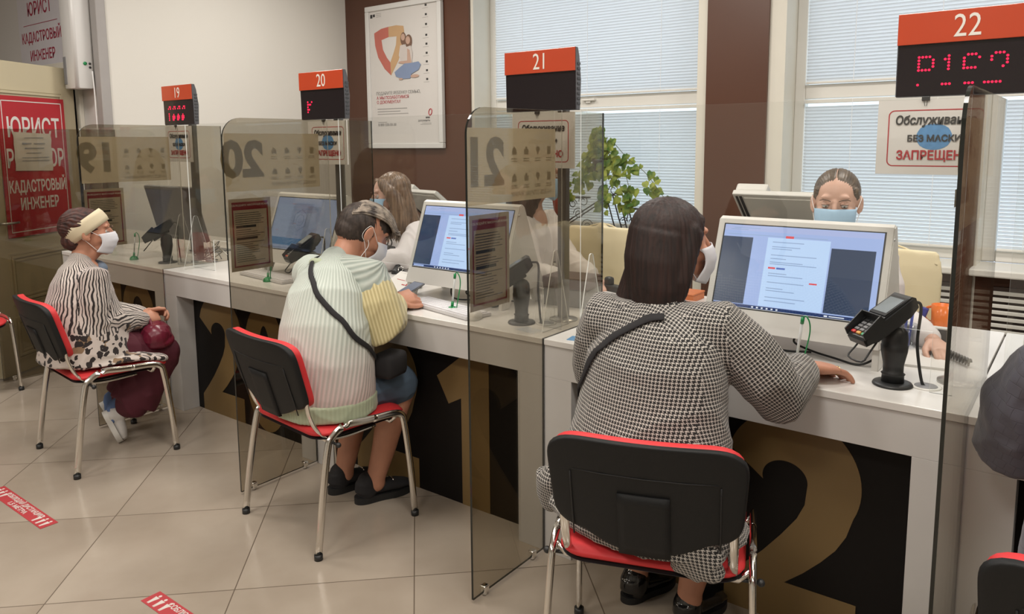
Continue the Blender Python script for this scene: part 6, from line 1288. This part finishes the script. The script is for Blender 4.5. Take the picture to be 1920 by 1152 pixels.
vine('trailing_plant', 'green trailing vine in a pot high on the iron plant stand before the blinds', (-1.30, 2.585), [[(.05, -.03, .20), (.10, -.04, .12), (.16, -.04, -.02), (.20, -.04, -.16)], [(.0, -.03, .26), (.06, -.03, .20), (.18, -.03, .08), (.24, -.03, -.08), (.26, -.03, -.2)], [(-.02, -.03, .30), (.02, -.03, .33)], [(.08, -.04, .26), (.22, -.03, .14), (.36, -.03, .04), (.50, -.03, -.12), (.56, -.03, -.17)], [(-.08, -.03, .18), (-.14, -.03, .05), (-.16, -.03, -.1)], [(.04, -.05, .10), (.07, -.06, -.05), (.05, -.06, -.2)], [(-.03, -.04, .24), (-.06, -.03, .16), (-.04, -.05, 0)]], 38, 5, 1.235, mat('dark_pot', (.05, .035, .03), .5), (.034, .068))
vine('red_potted_plant', 'small plant in a red pot on the lower step of the iron plant stand', (-1.66, 2.60), [[(.0, -.02, .22), (.03, 0, .32)], [(-.04, 0, .2), (-.10, 0, .22)], [(.05, 0, .2), (.12, 0, .24)]], 12, 8, .955, mat('red_pot', (.35, .05, .03), .4), (.025, .045), .12)
def iron_stand():
    t = thing('plant_stand', 'black wrought iron scroll plant stand on the sill before the blinds', 'plant stand', (0, 0, 0)); y = 2.59; bm = BM()
    for yy in (y-.045, y+.045): sweep(bm, [(-1.72, yy, .815), (-1.27, yy, 1.09), (-1.22, yy, 1.12)], .005, n=8)
    for yy in (y-.045, y+.045): sweep(bm, [(-1.24, yy, 1.11), (-1.19, yy, .95), (-1.14, yy, .803)], .005, n=8); sweep(bm, smoothpath([(-1.22, yy, 1.12), (-1.15, yy, 1.10), (-1.10, yy, .98), (-1.05, yy, .803)], 5), .005, n=8)
    mesh_obj('rails', bm, IRON, t, True)
    def scroll(cx, cz, r, s=1, turns=1.4):
        bm = BM(); n = 30; sweep(bm, [(cx+s*r*(1-.62*i/n)*math.cos(2*PI*turns*i/n), y-.045, cz+r*(1-.62*i/n)*math.sin(2*PI*turns*i/n)) for i in range(n+1)], .0032, n=6); mesh_obj('scroll', bm, IRON, t, True)
    for a in [(-1.62, .90, .058), (-1.47, .97, .045, -1), (-1.40, .88, .055), (-1.27, 1.14, .045), (-1.18, 1.15, .04, -1), (-1.52, 1.04, .035), (-1.43, 1.06, .04, -1), (-1.10, .93, .035), (-1.02, .93, .035, -1)]: scroll(*a)
    for cx, cz, r in [(-1.30, 1.23, .07), (-1.48, 1.085, .075), (-1.08, 1.02, .07), (-1.66, .95, .07)]:
        bm = BM(); sweep(bm, [(cx+r*math.cos(2*PI*i/24), y+r*.8*math.sin(2*PI*i/24), cz) for i in range(24)], .0035, n=6, closed=True); sweep(bm, [(cx-r, y, cz), (cx+r, y, cz)], .003, n=6); mesh_obj('pot_ring', bm, IRON, t, True)
    bm = BM(); sweep(bm, [(-1.30, y, 1.23), (-1.27, y, 1.10)], .004, n=6); sweep(bm, [(-1.48, y, 1.085), (-1.48, y, .965)], .004, n=6); sweep(bm, [(-1.66, y, .95), (-1.66, y, .86)], .004, n=6); sweep(bm, [(-1.08, y, 1.02), (-1.10, y, .93)], .004, n=6); mesh_obj('ring_supports', bm, IRON, t, True)
iron_stand()
